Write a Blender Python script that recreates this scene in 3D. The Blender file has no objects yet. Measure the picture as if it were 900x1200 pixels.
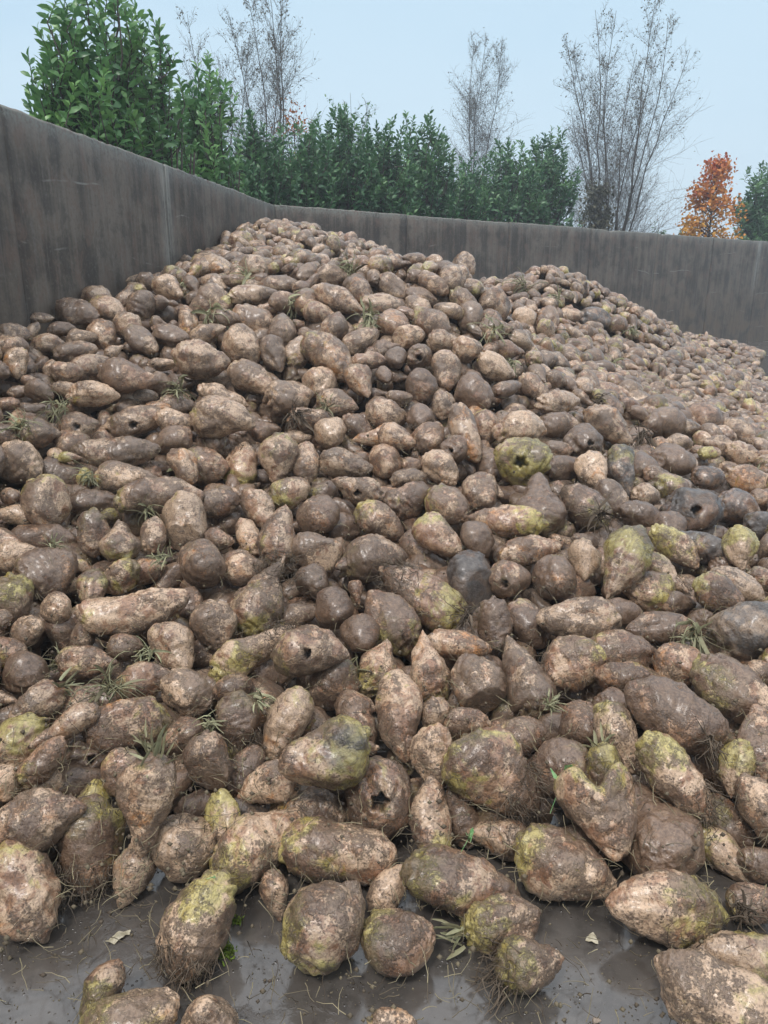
import bpy, math, random
import numpy as np
from mathutils import Vector, Matrix

random.seed(7)
RNG = np.random.default_rng(11)
S = bpy.context.scene
COL = S.collection
F_PX = 900.0
EYE = 1.5
WALL_H = 2.5
YH = 331.0
PITCH = math.atan((600 - YH) / F_PX)
CP, SP = math.cos(PITCH), math.sin(PITCH)
R_ = np.array([1.0, 0, 0]); U_ = np.array([0, SP, CP]); FW = np.array([0, CP, -SP])
CAM = np.array([0, 0, EYE])


def ray(px, py):
    px = np.asarray(px, float); py = np.asarray(py, float)
    a = (px - 450) / F_PX; b = (600 - py) / F_PX
    return a[..., None] * R_ + b[..., None] * U_ + FW


def at(px, py, t):
    return CAM + ray(px, py) * np.asarray(t, float)[..., None]


def proj(P):
    d = P - CAM
    t = d @ FW
    return 450 + F_PX * (d @ R_) / t, 600 - F_PX * (d @ U_) / t, t


# ------------------------------------------------------------------ scene helpers
def tag(o, label=None, cat=None, group=None, kind=None):
    if label: o['label'] = label
    if cat: o['category'] = cat
    if group: o['group'] = group
    if kind: o['kind'] = kind
    return o


def empty(name, loc):
    o = bpy.data.objects.new(name, None)
    o.empty_display_size = 0.1
    COL.objects.link(o); o.location = loc
    return o


def mesh_obj(name, V, Fq, mat, parent=None, smooth=True, attrs=None, loc=None, Ft=None):
    """numpy mesh -> object. V (n,3) ; Fq (m,4) quads ; Ft (k,3) triangles. loc: origin of the object."""
    V = np.asarray(V, np.float64)
    if loc is None:
        loc = np.zeros(3)
    loc = np.asarray(loc, float)
    me = bpy.data.meshes.new(name)
    nq = 0 if Fq is None else len(Fq); nt = 0 if Ft is None else len(Ft)
    me.vertices.add(len(V)); me.vertices.foreach_set('co', (V - loc).astype(np.float32).ravel())
    loops = []; starts = []; k = 0
    if nq:
        loops.append(np.asarray(Fq).ravel()); starts.append(np.arange(nq) * 4); k = nq * 4
    if nt:
        loops.append(np.asarray(Ft).ravel()); starts.append(k + np.arange(nt) * 3)
    L = np.concatenate(loops).astype(np.int32); st = np.concatenate(starts).astype(np.int32)
    me.loops.add(len(L)); me.loops.foreach_set('vertex_index', L)
    me.polygons.add(nq + nt); me.polygons.foreach_set('loop_start', st)
    if smooth:
        me.polygons.foreach_set('use_smooth', np.ones(nq + nt, bool))
    for an, (ty, data) in (attrs or {}).items():
        a = me.attributes.new(an, ty, 'POINT')
        a.data.foreach_set('vector' if ty == 'FLOAT_VECTOR' else ('color' if ty == 'FLOAT_COLOR' else 'value'), np.asarray(data, np.float32).ravel())
    me.update(calc_edges=True)
    me.validate()
    me.materials.append(mat)
    o = bpy.data.objects.new(name, me)
    COL.objects.link(o)
    if parent is not None:
        o.parent = parent
        o.location = loc - np.array(parent.location)
    else:
        o.location = loc
    return o


class MB:
    """collects tubes, strips and boxes, links them as one mesh"""
    def __init__(s): s.V = []; s.Q = []; s.T = []; s.n = 0; s.A = []
    def add(s, V, Q=None, T=None, a=0.0):
        V = np.asarray(V, float)
        s.V.append(V); s.A.append(np.full(len(V), a))
        if Q is not None and len(Q): s.Q.append(np.asarray(Q) + s.n)
        if T is not None and len(T): s.T.append(np.asarray(T) + s.n)
        s.n += len(V)
    def tube(s, P, r, k=5, a=0.0):
        P = np.asarray(P, float); n = len(P)
        r = np.broadcast_to(np.asarray(r, float), (n,))
        T = np.gradient(P, axis=0); T /= np.linalg.norm(T, axis=1)[:, None] + 1e-9
        ref = np.array([0.31, 0.17, 0.93]) if abs(T[0][2]) < .8 else np.array([1.0, .2, .1])
        A = np.cross(T, ref); A /= np.linalg.norm(A, axis=1)[:, None] + 1e-9
        B = np.cross(T, A)
        th = np.arange(k) * 2 * math.pi / k
        V = P[:, None] + r[:, None, None] * (np.cos(th)[None, :, None] * A[:, None] + np.sin(th)[None, :, None] * B[:, None])
        i = np.arange(n - 1)[:, None] * k; j = np.arange(k)[None]; j2 = (j + 1) % k
        Q = np.stack([i + j, i + j2, i + k + j2, i + k + j], -1).reshape(-1, 4)
        s.add(V.reshape(-1, 3), Q, None, a)
    def strip(s, P, w, side, a=0.0, fold=0.25):
        """leaf-like strip folded along its midrib"""
        P = np.asarray(P, float); n = len(P); w = np.broadcast_to(np.asarray(w, float), (n,))
        T = np.gradient(P, axis=0); T /= np.linalg.norm(T, axis=1)[:, None] + 1e-9
        side = np.asarray(side, float)
        Sd = side - (T @ side)[:, None] * T; Sd /= np.linalg.norm(Sd, axis=1)[:, None] + 1e-9
        N = np.cross(T, Sd)
        V = np.stack([P - Sd * w[:, None] + N * (w * fold)[:, None], P, P + Sd * w[:, None] + N * (w * fold)[:, None]], 1)
        i = np.arange(n - 1)[:, None] * 3; j = np.arange(2)[None]
        Q = np.stack([i + j, i + j + 1, i + 3 + j + 1, i + 3 + j], -1).reshape(-1, 4)
        s.add(V.reshape(-1, 3), Q, None, a)
    def build(s, name, mat, parent=None, loc=None, smooth=True):
        V = np.concatenate(s.V)
        Q = np.concatenate(s.Q) if s.Q else None
        T = np.concatenate(s.T) if s.T else None
        return mesh_obj(name, V, Q, mat, parent, smooth, {'va': ('FLOAT', np.concatenate(s.A))}, loc, T)


# ------------------------------------------------------------------ materials
def new_mat(name):
    m = bpy.data.materials.new(name); m.use_nodes = True
    nt = m.node_tree; nt.nodes.clear()
    return m, nt


class NT:
    def __init__(s, nt): s.nt = nt
    def n(s, t, **kw):
        x = s.nt.nodes.new(t)
        for k, v in kw.items():
            if k in ('in_',):
                for a, b in v.items():
                    if hasattr(b, 'is_output') or isinstance(b, bpy.types.NodeSocket): s.nt.links.new(b, x.inputs[a])
                    else: x.inputs[a].default_value = b
            else: setattr(x, k, v)
        return x
    def math(s, op, a, b=None, c=None, clamp=False):
        x = s.nt.nodes.new('ShaderNodeMath'); x.operation = op; x.use_clamp = clamp
        for i, v in enumerate((a, b, c)):
            if v is None: continue
            if isinstance(v, bpy.types.NodeSocket): s.nt.links.new(v, x.inputs[i])
            else: x.inputs[i].default_value = v
        return x.outputs[0]
    def mix(s, f, a, b, blend='MIX'):
        x = s.nt.nodes.new('ShaderNodeMix'); x.data_type = 'RGBA'; x.blend_type = blend
        for i, v in ((0, f), (6, a), (7, b)):
            if isinstance(v, bpy.types.NodeSocket): s.nt.links.new(v, x.inputs[i])
            else: x.inputs[i].default_value = (v if i == 0 else (*v, 1.0) if len(v) == 3 else v)
        return x.outputs[2]
    def smooth(s, v, lo, hi):
        x = s.nt.nodes.new('ShaderNodeMapRange'); x.interpolation_type = 'SMOOTHSTEP'
        for i, w in ((0, v), (1, lo), (2, hi)):
            if isinstance(w, bpy.types.NodeSocket): s.nt.links.new(w, x.inputs[i])
            else: x.inputs[i].default_value = w
        return x.outputs[0]
    def noise(s, vec, scale, detail=4, rough=.55, dist=0.0):
        x = s.nt.nodes.new('ShaderNodeTexNoise')
        x.inputs['Scale'].default_value = scale; x.inputs['Detail'].default_value = detail
        x.inputs['Roughness'].default_value = rough; x.inputs['Distortion'].default_value = dist
        if vec is not None: s.nt.links.new(vec, x.inputs['Vector'])
        return x.outputs[0]
    def scale(s, vec, v, off=(0, 0, 0)):
        x = s.nt.nodes.new('ShaderNodeMapping')
        s.nt.links.new(vec, x.inputs[0]); x.inputs['Scale'].default_value = v; x.inputs['Location'].default_value = off
        return x.outputs[0]
    def bump(s, h, strength, dist, nrm=None):
        x = s.nt.nodes.new('ShaderNodeBump'); x.inputs['Strength'].default_value = strength; x.inputs['Distance'].default_value = dist
        s.nt.links.new(h, x.inputs['Height'])
        if nrm is not None: s.nt.links.new(nrm, x.inputs['Normal'])
        return x.outputs[0]
    def out(s, color, rough, spec=.5, nrm=None, **kw):
        p = s.nt.nodes.new('ShaderNodeBsdfPrincipled')
        for key, v in (('Base Color', color), ('Roughness', rough), ('Specular IOR Level', spec), ('Normal', nrm)):
            if v is None: continue
            if isinstance(v, bpy.types.NodeSocket): s.nt.links.new(v, p.inputs[key])
            else: p.inputs[key].default_value = (*v, 1.0) if key == 'Base Color' else v
        for key, v in kw.items(): p.inputs[key].default_value = v
        o = s.nt.nodes.new('ShaderNodeOutputMaterial'); s.nt.links.new(p.outputs[0], o.inputs[0])
        return p


def beet_material():
    m, nt = new_mat('beet_skin'); N = NT(nt)
    bc = N.n('ShaderNodeAttribute', attribute_name='bc').outputs['Vector']
    a1 = N.n('ShaderNodeAttribute', attribute_name='bp'); a2 = N.n('ShaderNodeAttribute', attribute_name='bq')
    s1 = N.n('ShaderNodeSeparateColor'); nt.links.new(a1.outputs['Color'], s1.inputs[0])
    s2 = N.n('ShaderNodeSeparateColor'); nt.links.new(a2.outputs['Color'], s2.inputs[0])
    mud, green, pale = s1.outputs; axis = a1.outputs['Alpha']
    orange, dark, var = s2.outputs
    nA = N.noise(bc, 11, 8, .64, .35)
    nB = N.noise(bc, 42, 6, .66, .3)
    nC = N.noise(bc, 170, 5, .62)
    nD = N.noise(N.scale(bc, (1, 1, 1), (5, 3, 9)), 11, 7, .62, .8)
    nE = N.noise(N.scale(bc, (1, 1, 1), (-4, 8, 2)), 17, 6, .62, .6)
    nL = N.noise(N.scale(bc, (1, 1, 1), (2, 6, -3)), 5.5, 3, .5, .3)
    ring = N.noise(N.scale(bc, (4.2, 1, 1)), 26, 5, .62, .4)
    lng = N.noise(N.scale(bc, (.5, 2.2, 2.2)), 30, 4, .6, .3)
    # skin: tan to pinkish
    skin = N.mix(N.smooth(nD, .36, .64), (.255, .135, .080), (.46, .290, .185))
    skin = N.mix(N.math('MULTIPLY', N.smooth(ring, .52, .66), .45), skin, (.16, .10, .07))
    palemask = N.smooth(N.math('ADD', nE, N.math('MULTIPLY', pale, .32)), .595, .67)
    skin = N.mix(N.math('MULTIPLY', palemask, .85), skin, (.56, .40, .275))
    skin = N.mix(N.math('MULTIPLY', N.smooth(nC, .51, .63), .5), skin, (.105, .062, .040))
    # rust
    om = N.smooth(N.math('ADD', nD, N.math('MULTIPLY', orange, .16)), .62, .76)
    skin = N.mix(N.math('MULTIPLY', om, .7), skin, (.42, .17, .045))
    # green crown
    gsel = N.math('SUBTRACT', N.math('ADD', N.math('MULTIPLY', nE, .3), N.math('MULTIPLY', nD, .7)), N.math('MULTIPLY', axis, .30))
    gm = N.smooth(N.math('ADD', gsel, N.math('MULTIPLY', green, .30)), .565, .665)
    gcol = N.mix(N.smooth(nB, .4, .62), (.31, .27, .065), (.50, .44, .15))
    skin = N.mix(N.math('MULTIPLY', gm, .74), skin, gcol)
    # mud
    mn = N.math('ADD', N.math('MULTIPLY', nA, .50), N.math('ADD', N.math('MULTIPLY', nB, .28), N.math('MULTIPLY', nC, .22)))
    thr = N.math('SUBTRACT', N.math('MULTIPLY_ADD', mud, -.23, .622), N.math('MULTIPLY_ADD', nL, .42, -.21))
    mm = N.smooth(N.math('SUBTRACT', mn, thr), -.035, .045)
    mudc = N.mix(N.smooth(nB, .35, .68), (.045, .026, .017), (.150, .094, .061))
    mudc = N.mix(N.smooth(nC, .42, .7), mudc, (.26, .178, .120))
    base = N.mix(N.math('MULTIPLY', mm, .84), skin, mudc)
    # dirty film over everything
    film = N.smooth(N.math('ADD', lng, N.math('MULTIPLY', nC, .4)), .62, .86)
    base = N.mix(N.math('MULTIPLY', film, .45), base, (.10, .063, .042))
    # dark (black rot / grey) beets
    base = N.mix(N.math('MULTIPLY', dark, N.math('MULTIPLY_ADD', N.smooth(nA, .40, .56), .5, .35)), base, N.mix(N.smooth(nB, .4, .65), (.035, .033, .033), (.12, .115, .11)))
    vc = N.n('ShaderNodeTexVoronoi', feature='DISTANCE_TO_EDGE'); nt.links.new(N.mix(.035, bc, N.n('ShaderNodeTexNoise', in_={'Vector': bc, 'Scale': 30.0}).outputs[1], 'LINEAR_LIGHT'), vc.inputs['Vector']); vc.inputs['Scale'].default_value = 22
    crack = N.math('MULTIPLY', N.smooth(vc.outputs['Distance'], .045, .0), N.smooth(nD, .46, .60))
    base = N.mix(N.math('MULTIPLY', crack, .55), base, (.045, .030, .022))
    # per beet value
    hv = N.n('ShaderNodeHueSaturation'); nt.links.new(base, hv.inputs['Color'])
    nt.links.new(N.math('MULTIPLY_ADD', var, .50, .76), hv.inputs['Value'])
    hv.inputs['Saturation'].default_value = 1.06
    rough = N.math('MULTIPLY_ADD', N.smooth(nB, .36, .62), .16, N.math('MULTIPLY_ADD', mm, .12, .24))
    h1 = N.math('ADD', N.math('MULTIPLY', nB, .9), N.math('MULTIPLY', mm, .5))
    h1 = N.math('ADD', h1, N.math('MULTIPLY', ring, .5))
    b = N.bump(h1, .8, .006)
    b = N.bump(nC, .75, .0045, b)
    fine = N.noise(bc, 520, 3, .6)
    b = N.bump(fine, .45, .0013, b)
    pb = N.out(hv.outputs[0], rough, .6, b)
    pb.inputs['Coat Weight'].default_value = .55; pb.inputs['Coat Roughness'].default_value = .20
    nt.links.new(N.bump(h1, .35, .004), pb.inputs['Coat Normal'])
    return m


def simple_mat(name, c1, c2, scale=20, rough=.7, spec=.3, bump=.4, bdist=.004, use_va=False, c3=None, trans=0):
    m, nt = new_mat(name); N = NT(nt)
    tc = N.n('ShaderNodeTexCoord').outputs['Object']
    a = N.noise(tc, scale, 5, .6)
    f = N.smooth(a, .35, .65)
    if use_va:
        va = N.n('ShaderNodeAttribute', attribute_name='va').outputs['Fac']
        col = N.mix(va, c1, c2)
        if c3: col = N.mix(N.math('MULTIPLY', f, .5), col, c3)
    else:
        col = N.mix(f, c1, c2)
    b = N.bump(a, bump, bdist)
    p = N.out(col, rough, spec, b)
    if trans:
        tr = nt.nodes.new('ShaderNodeBsdfTranslucent'); nt.links.new(col, tr.inputs[0])
        ms = nt.nodes.new('ShaderNodeMixShader'); ms.inputs[0].default_value = trans
        o = [n for n in nt.nodes if n.type == 'OUTPUT_MATERIAL'][0]
        nt.links.new(p.outputs[0], ms.inputs[1]); nt.links.new(tr.outputs[0], ms.inputs[2]); nt.links.new(ms.outputs[0], o.inputs[0])
    return m


def floor_material():
    m, nt = new_mat('wet_concrete'); N = NT(nt)
    tc = N.n('ShaderNodeNewGeometry').outputs['Position']
    big = N.noise(tc, 1.7, 5, .55, .6)
    mid = N.noise(tc, 9, 6, .62, .4)
    fin = N.noise(tc, 60, 6, .7)
    grit = N.noise(tc, 260, 4, .7)
    col = N.mix(N.smooth(mid, .35, .65), (.060, .053, .047), (.108, .096, .086))
    col = N.mix(N.math('MULTIPLY', N.smooth(fin, .52, .70), .5), col, (.125, .112, .10))
    col = N.mix(N.math('MULTIPLY', N.smooth(grit, .60, .72), .7), col, (.20, .185, .165))
    mudm = N.smooth(N.math('ADD', N.math('MULTIPLY', big, .5), N.math('MULTIPLY', mid, .5)), .46, .60)
    col = N.mix(N.math('MULTIPLY', mudm, .7), col, (.052, .042, .034))
    pud = N.smooth(N.math('ADD', N.math('MULTIPLY', big, .72), N.math('MULTIPLY', mid, .28)), .545, .60)
    pud = N.math('SUBTRACT', 1.0, pud)
    vor = N.n('ShaderNodeTexVoronoi'); nt.links.new(tc, vor.inputs[0]); vor.inputs['Scale'].default_value = 75
    crumb = N.smooth(vor.outputs[0], .26, .12)
    cm = N.math('MULTIPLY', crumb, N.smooth(N.noise(tc, 14, 3, .5), .52, .66))
    wet = N.math('MULTIPLY', pud, N.math('SUBTRACT', 1.0, N.math('MULTIPLY', cm, .9)))
    rough = N.math('ADD', N.math('MULTIPLY_ADD', wet, -.24, .28), N.math('MULTIPLY', N.smooth(fin, .4, .7), .05))
    col = N.mix(N.math('MULTIPLY', cm, .6), col, (.045, .036, .03))
    dry = N.math('SUBTRACT', 1.0, N.math('MULTIPLY', wet, .93))
    h = N.math('MULTIPLY', N.math('ADD', N.math('ADD', fin, N.math('MULTIPLY', grit, .6)), cm), dry)
    b = N.bump(h, .5, .004)
    rip = N.noise(tc, 22, 2, .5)
    b = N.bump(rip, .06, .006, b)
    N.out(col, rough, .85, b)
    return m


def wall_material():
    m, nt = new_mat('weathered_concrete_wall'); N = NT(nt)
    # uses object coords: x along wall, z up
    tc = N.n('ShaderNodeTexCoord').outputs['Object']
    streak = N.noise(N.scale(tc, (6.0, 6, .22)), 1.0, 7, .62, .25)
    streak2 = N.noise(N.scale(tc, (19.0, 19, .5), (3, 1, 5)), 1.0, 6, .65, .2)
    blot = N.noise(tc, 2.1, 7, .6, .4)
    fin = N.noise(tc, 34, 6, .68)
    sx = N.n('ShaderNodeSeparateXYZ'); nt.links.new(tc, sx.inputs[0]); z = sx.outputs[2]
    blot2 = N.noise(N.scale(tc, (1, 1, .7), (9, 2, 4)), 5.5, 8, .68, .5)
    col = N.mix(N.smooth(N.math('ADD', N.math('MULTIPLY', streak, .5), N.math('MULTIPLY', blot, .5)), .42, .58), (.060, .047, .037), (.170, .140, .112))
    col = N.mix(N.math('MULTIPLY', N.smooth(streak2, .49, .66), .50), col, (.165, .148, .130))
    col = N.mix(N.math('MULTIPLY', N.smooth(streak2, .50, .34), .35), col, (.040, .034, .030))
    col = N.mix(N.math('MULTIPLY', N.smooth(blot2, .50, .64), .65), col, (.150, .098, .074))
    col = N.mix(N.math('MULTIPLY', N.smooth(blot2, .49, .38), .55), col, (.055, .047, .040))
    col = N.mix(N.math('MULTIPLY', N.smooth(fin, .52, .70), .40), col, (.20, .19, .175))
    col = N.mix(N.math('MULTIPLY', N.smooth(fin, .48, .34), .40), col, (.045, .040, .037))
    # pale limescale runs below the panel joints
    def band(x0, w_): return N.smooth(N.math('ABSOLUTE', N.math('SUBTRACT', sx.outputs[0], x0)), w_, .0)
    run = N.math('ADD', band(RUN_X, .20), N.math('MULTIPLY', band(RUN_X + 3.3, .10), .7), clamp=True)
    run = N.math('MULTIPLY', run, N.smooth(N.math('ADD', N.math('MULTIPLY', streak2, .6), N.math('MULTIPLY', blot2, .4)), .36, .56))
    run = N.math('MULTIPLY', run, N.smooth(z, .9, 1.7))
    col = N.mix(N.math('MULTIPLY', run, .85), col, (.30, .29, .26))
    # scrape lines from the loader and mud splashes low down
    wz = N.math('ADD', z, N.math('MULTIPLY', N.noise(N.scale(tc, (.6, 1, .1)), 1.0, 3, .5), .5))
    frz = N.math('FRACT', N.math('MULTIPLY', wz, 2.3))
    scr = N.math('MULTIPLY', N.smooth(N.math('ABSOLUTE', N.math('SUBTRACT', frz, .5)), .022, .006), N.smooth(N.noise(N.scale(tc, (.9, 1, 3.0)), 1.0, 5, .7), .52, .62))
    col = N.mix(N.math('MULTIPLY', scr, .7), col, (.30, .29, .26))
    lowm = N.math('MULTIPLY', N.smooth(z, 1.9, .3), N.smooth(N.math('ADD', blot, N.math('MULTIPLY', fin, .4)), .58, .8))
    col = N.mix(N.math('MULTIPLY', lowm, .75), col, (.13, .092, .060))
    top = N.smooth(z, WALL_H - .10, WALL_H - .02)
    col = N.mix(N.math('MULTIPLY', top, N.smooth(fin, .4, .6)), col, (.155, .16, .14))
    b = N.bump(N.math('ADD', fin, N.math('MULTIPLY', blot2, .8)), .4, .006)
    N.out(col, N.math('MULTIPLY_ADD', streak, .35, .42), .4, b)
    return m


def leaf_material(name, c1, c2, c3, rough=.42, trans=.25):
    return simple_mat(name, c1, c2, 3.0, rough, .5, .1, .002, True, c3, trans)


# where the pale run seen a fifth of the way along the left wall sits, measured along the wall
_l0 = CAM + ray(np.array(0.), np.array(122.)) * (1.0 / ray(np.array(0.), np.array(122.))[2]); _l1 = CAM + ray(np.array(322.), np.array(240.)) * (1.0 / ray(np.array(322.), np.array(240.))[2])
_dn = (_l1 - _l0)[:2] / np.linalg.norm((_l1 - _l0)[:2]); _r = ray(np.array(196.), np.array(250.))[:2]
_s = np.linalg.solve(np.array([[_r[0], -_dn[0]], [_r[1], -_dn[1]]]), _l0[:2])[1]
RUN_X = _s + 12
M = {}
M['beet'] = beet_material()
M['root'] = simple_mat('root_fibre', (.060, .044, .030), (.17, .13, .095), 30, .8, .2, use_va=True)
M['stalk'] = simple_mat('leaf_stalk', (.11, .098, .052), (.36, .36, .21), 60, .55, .35, use_va=True, c3=(.17, .135, .075))
M['straw'] = simple_mat('straw_and_crumbs', (.075, .055, .04), (.33, .28, .17), 60, .75, .3, use_va=True)
M['shade_fill'] = simple_mat('gap_shade_dark', (.014, .010, .008), (.040, .029, .021), 24, .85, .2, .9, .02)  # near-black colour standing in for the shade between beets
M['floor'] = floor_material()
M['wall'] = wall_material()
M['joint'] = simple_mat('joint_filler', (.03, .03, .03), (.055, .052, .048), 20, .85, .2)
M['grass'] = simple_mat('rough_grass', (.030, .045, .014), (.070, .085, .030), 4, .9, .2, .8, .03)
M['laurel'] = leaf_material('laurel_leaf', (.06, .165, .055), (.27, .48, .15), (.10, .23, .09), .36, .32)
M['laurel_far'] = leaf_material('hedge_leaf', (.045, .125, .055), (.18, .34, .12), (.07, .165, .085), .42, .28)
M['bark'] = simple_mat('bark', (.055, .045, .038), (.13, .11, .095), 22, .85, .2, .8, .01)
M['twig'] = simple_mat('twig', (.085, .072, .062), (.16, .14, .12), 22, .85, .2, .3, .004)
M['dryleaf'] = leaf_material('sparse_autumn_leaf', (.075, .075, .045), (.15, .13, .07), (.09, .085, .05), .6, .2)
M['orangeleaf'] = leaf_material('orange_leaf', (.50, .075, .040), (.74, .43, .05), (.58, .25, .04), .6, .25)
M['moss'] = simple_mat('moss', (.07, .11, .015), (.20, .27, .045), 60, .8, .2, .8, .01)
M['paleleaf'] = simple_mat('bleached_leaf', (.30, .26, .17), (.50, .45, .34), 50, .6, .4)
M['fresh'] = simple_mat('fresh_leaf', (.10, .26, .08), (.26, .42, .20), 60, .4, .5)
M['stone'] = simple_mat('pebble', (.22, .17, .13), (.36, .28, .22), 60, .6, .4)

# ------------------------------------------------------------------ heap surface (height of the beets' centres)
WA = at(np.array(0.), np.array(122.), 1.0); 
def wall_pt(px, py):
    r = ray(np.array(float(px)), np.array(float(py)))
    t = (WALL_H - EYE) / r[2]
    return (CAM + r * t)[:2]
wl0, wl1 = wall_pt(0, 122), wall_pt(265, 222)
wc = wall_pt(322, 240)
wr1 = wall_pt(900, 283)
CPX = [
 (0,1000,1.93),(110,1000,1.93),(225,1020,1.93),(340,1040,1.92),(450,1040,1.93),(560,1030,1.93),(660,1010,1.97),(780,1040,1.92),(900,1080,1.80),
 (0,900,2.15),(225,900,2.18),(450,900,2.2),(675,900,2.2),(900,900,2.15),
 (0,800,2.5),(225,800,2.58),(450,800,2.62),(675,800,2.6),(900,800,2.5),
 (0,700,2.9),(225,700,3.05),(450,700,3.1),(675,700,3.1),(900,700,3.0),
 (0,600,3.35),(225,600,3.6),(450,600,3.7),(675,600,3.75),(868,640,3.6),(900,600,4.3),
 (0,520,3.75),(225,520,4.15),(450,520,4.25),(675,520,4.5),(780,520,5.1),(900,560,5.0),
 (0,440,4.1),(110,430,4.6),(225,430,4.75),(450,430,4.85),(575,400,5.4),(650,430,5.8),(675,470,5.1),(780,460,6.8),(720,430,7.0),(900,500,6.8),
 (0,388,4.38),(110,350,5.4),(180,322,6.3),(225,302,7.2),(450,350,5.5),(225,350,5.4),(335,350,5.5),(560,345,6.6),(600,350,7.5),(650,370,7.8),(720,390,8.3),
 (240,306,6.1),(350,298,6.1),(450,302,6.2),(480,297,6.3),(515,306,6.1),(545,308,6.0),(562,338,6.1),(530,326,8.9),(560,350,8.6),(545,340,9.2),(578,336,8.9),(590,360,7.4),(562,365,6.4),
 (600,322,8.4),(640,305,8.6),(680,317,8.9),(700,330,9.5),(740,350,10.6),(780,370,12),(820,388,13.8),(845,403,15),(872,411,16.0),(800,420,11),(850,430,12.3),(900,470,9.0),(890,443,11.6),
 (320,253,9.0),(285,262,8.7),(345,258,9.1),(400,273,9.2),(440,282,9.3),(465,294,9.3),(236,277,8.1),(262,264,8.5),(300,290,8.0),(400,298,8.0)]
CW = [(-.9,7.1,1.62),(-.2,7.2,1.50),(.5,7.3,1.28),(1.1,7.4,1.05),(.7,8.0,1.15),(1.2,8.9,1.35),(-1.45,10.1,2.1),(-.3,11.2,1.7),(.8,11.8,1.3),(2.2,12.5,1.2),(4,13.6,.7),(6,16.2,.35),(8,18.2,-.15),
      (3.6,12.2,1.2),(9.2,14,-.4),(5,7,.12),(6.6,7.5,-.35),(3.4,4.2,.2),(4.4,3,-.25),(3,1.6,-.2),(8,11.5,-.3),(6.7,11.9,-.15),(8.9,15.6,-.2),(1.8,.9,-.5),(0,.9,-.5),(-1.8,.9,-.5),(-1.8,1.6,.1),(-2.1,2.4,.3),(2.2,1.9,.10)]
_P = np.array([[*(at(np.array(float(a)), np.array(float(b)), c) - np.array([0, 0, .08 if c > 8 and c < 14 else (.05 if c > 5.2 and c < 8 else 0)]))] for a, b, c in CPX] + [[c[0], c[1], c[2] - (.12 if c[1] > 7 and c[2] > .3 else 0)] for c in CW])
_XY = _P[:, :2]; _Z = _P[:, 2]
_D = np.linalg.norm(_XY[:, None] - _XY[None], axis=2)
_n = len(_P)
_A = np.zeros((_n + 3, _n + 3)); _A[:_n, :_n] = -_D + np.eye(_n) * .04
_A[:_n, _n] = 1; _A[:_n, _n+1:] = _XY; _A[_n, :_n] = 1; _A[_n+1:, :_n] = _XY.T
_W = np.linalg.solve(_A, np.concatenate([_Z, [0, 0, 0]]))


def hsurf(x, y):
    x = np.asarray(x, float); y = np.asarray(y, float); sh = x.shape
    P = np.stack([x.ravel(), y.ravel()], 1)
    out = np.empty(len(P))
    for i in range(0, len(P), 20000):
        Q = P[i:i+20000]
        D = np.sqrt(((Q[:, None] - _XY[None]) ** 2).sum(2))
        out[i:i+20000] = -D @ _W[:_n] + _W[_n] + Q @ _W[_n+1:]
    return out.reshape(sh)


def in_bunker(x, y, m=0.0):
    def side(p, q):
        d = q - p; L = np.hypot(*d)
        return ((x - p[0]) * d[1] - (y - p[1]) * d[0]) / L     # >0: on the right of p->q
    return (side(wl0, wc) > m) & (side(wc, wr1) > m)


def _g(px, py):
    r = ray(np.array(float(px)), np.array(float(py))); return (CAM + r * (EYE / -r[2]))[:2]
_f = [_g(868, 397), _g(879, 412), _g(889, 440), _g(905, 470)]


def on_heap(x, y):
    ok = np.ones(np.shape(x), bool)
    for p, q in zip(_f[:-1], _f[1:]):
        d = q - p; far = (y <= p[1] + 1e-6) & (y > q[1])
        xe = p[0] + (q[0] - p[0]) * (y - p[1]) / (q[1] - p[1])
        ok &= ~(far & (x > xe))
    return ok & ~((y > _f[0][1]) & (x > _f[0][0] - (y - _f[0][1]) * 1.0))


def cast(px, py):
    """depth where the pixel's ray meets the heap surface (or the floor)"""
    px = np.asarray(px, float); py = np.asarray(py, float)
    d = ray(px, py)
    ts = 1.2 * (24 / 1.2) ** (np.arange(420) / 419.0)
    P = CAM + d[:, None] * ts[None, :, None]
    h = np.maximum(hsurf(P[..., 0], P[..., 1]), 0.0)
    below = P[..., 2] < h
    k = np.argmax(below, axis=1); k = np.where(below.any(1), k, 419)
    i = np.arange(len(px)); k0 = np.maximum(k - 1, 0)
    g1 = P[i, k, 2] - h[i, k]; g0 = P[i, k0, 2] - h[i, k0]
    f = np.clip(g0 / (g0 - g1 + 1e-9), 0, 1)
    return ts[k0] + (ts[k] - ts[k0]) * f
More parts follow.
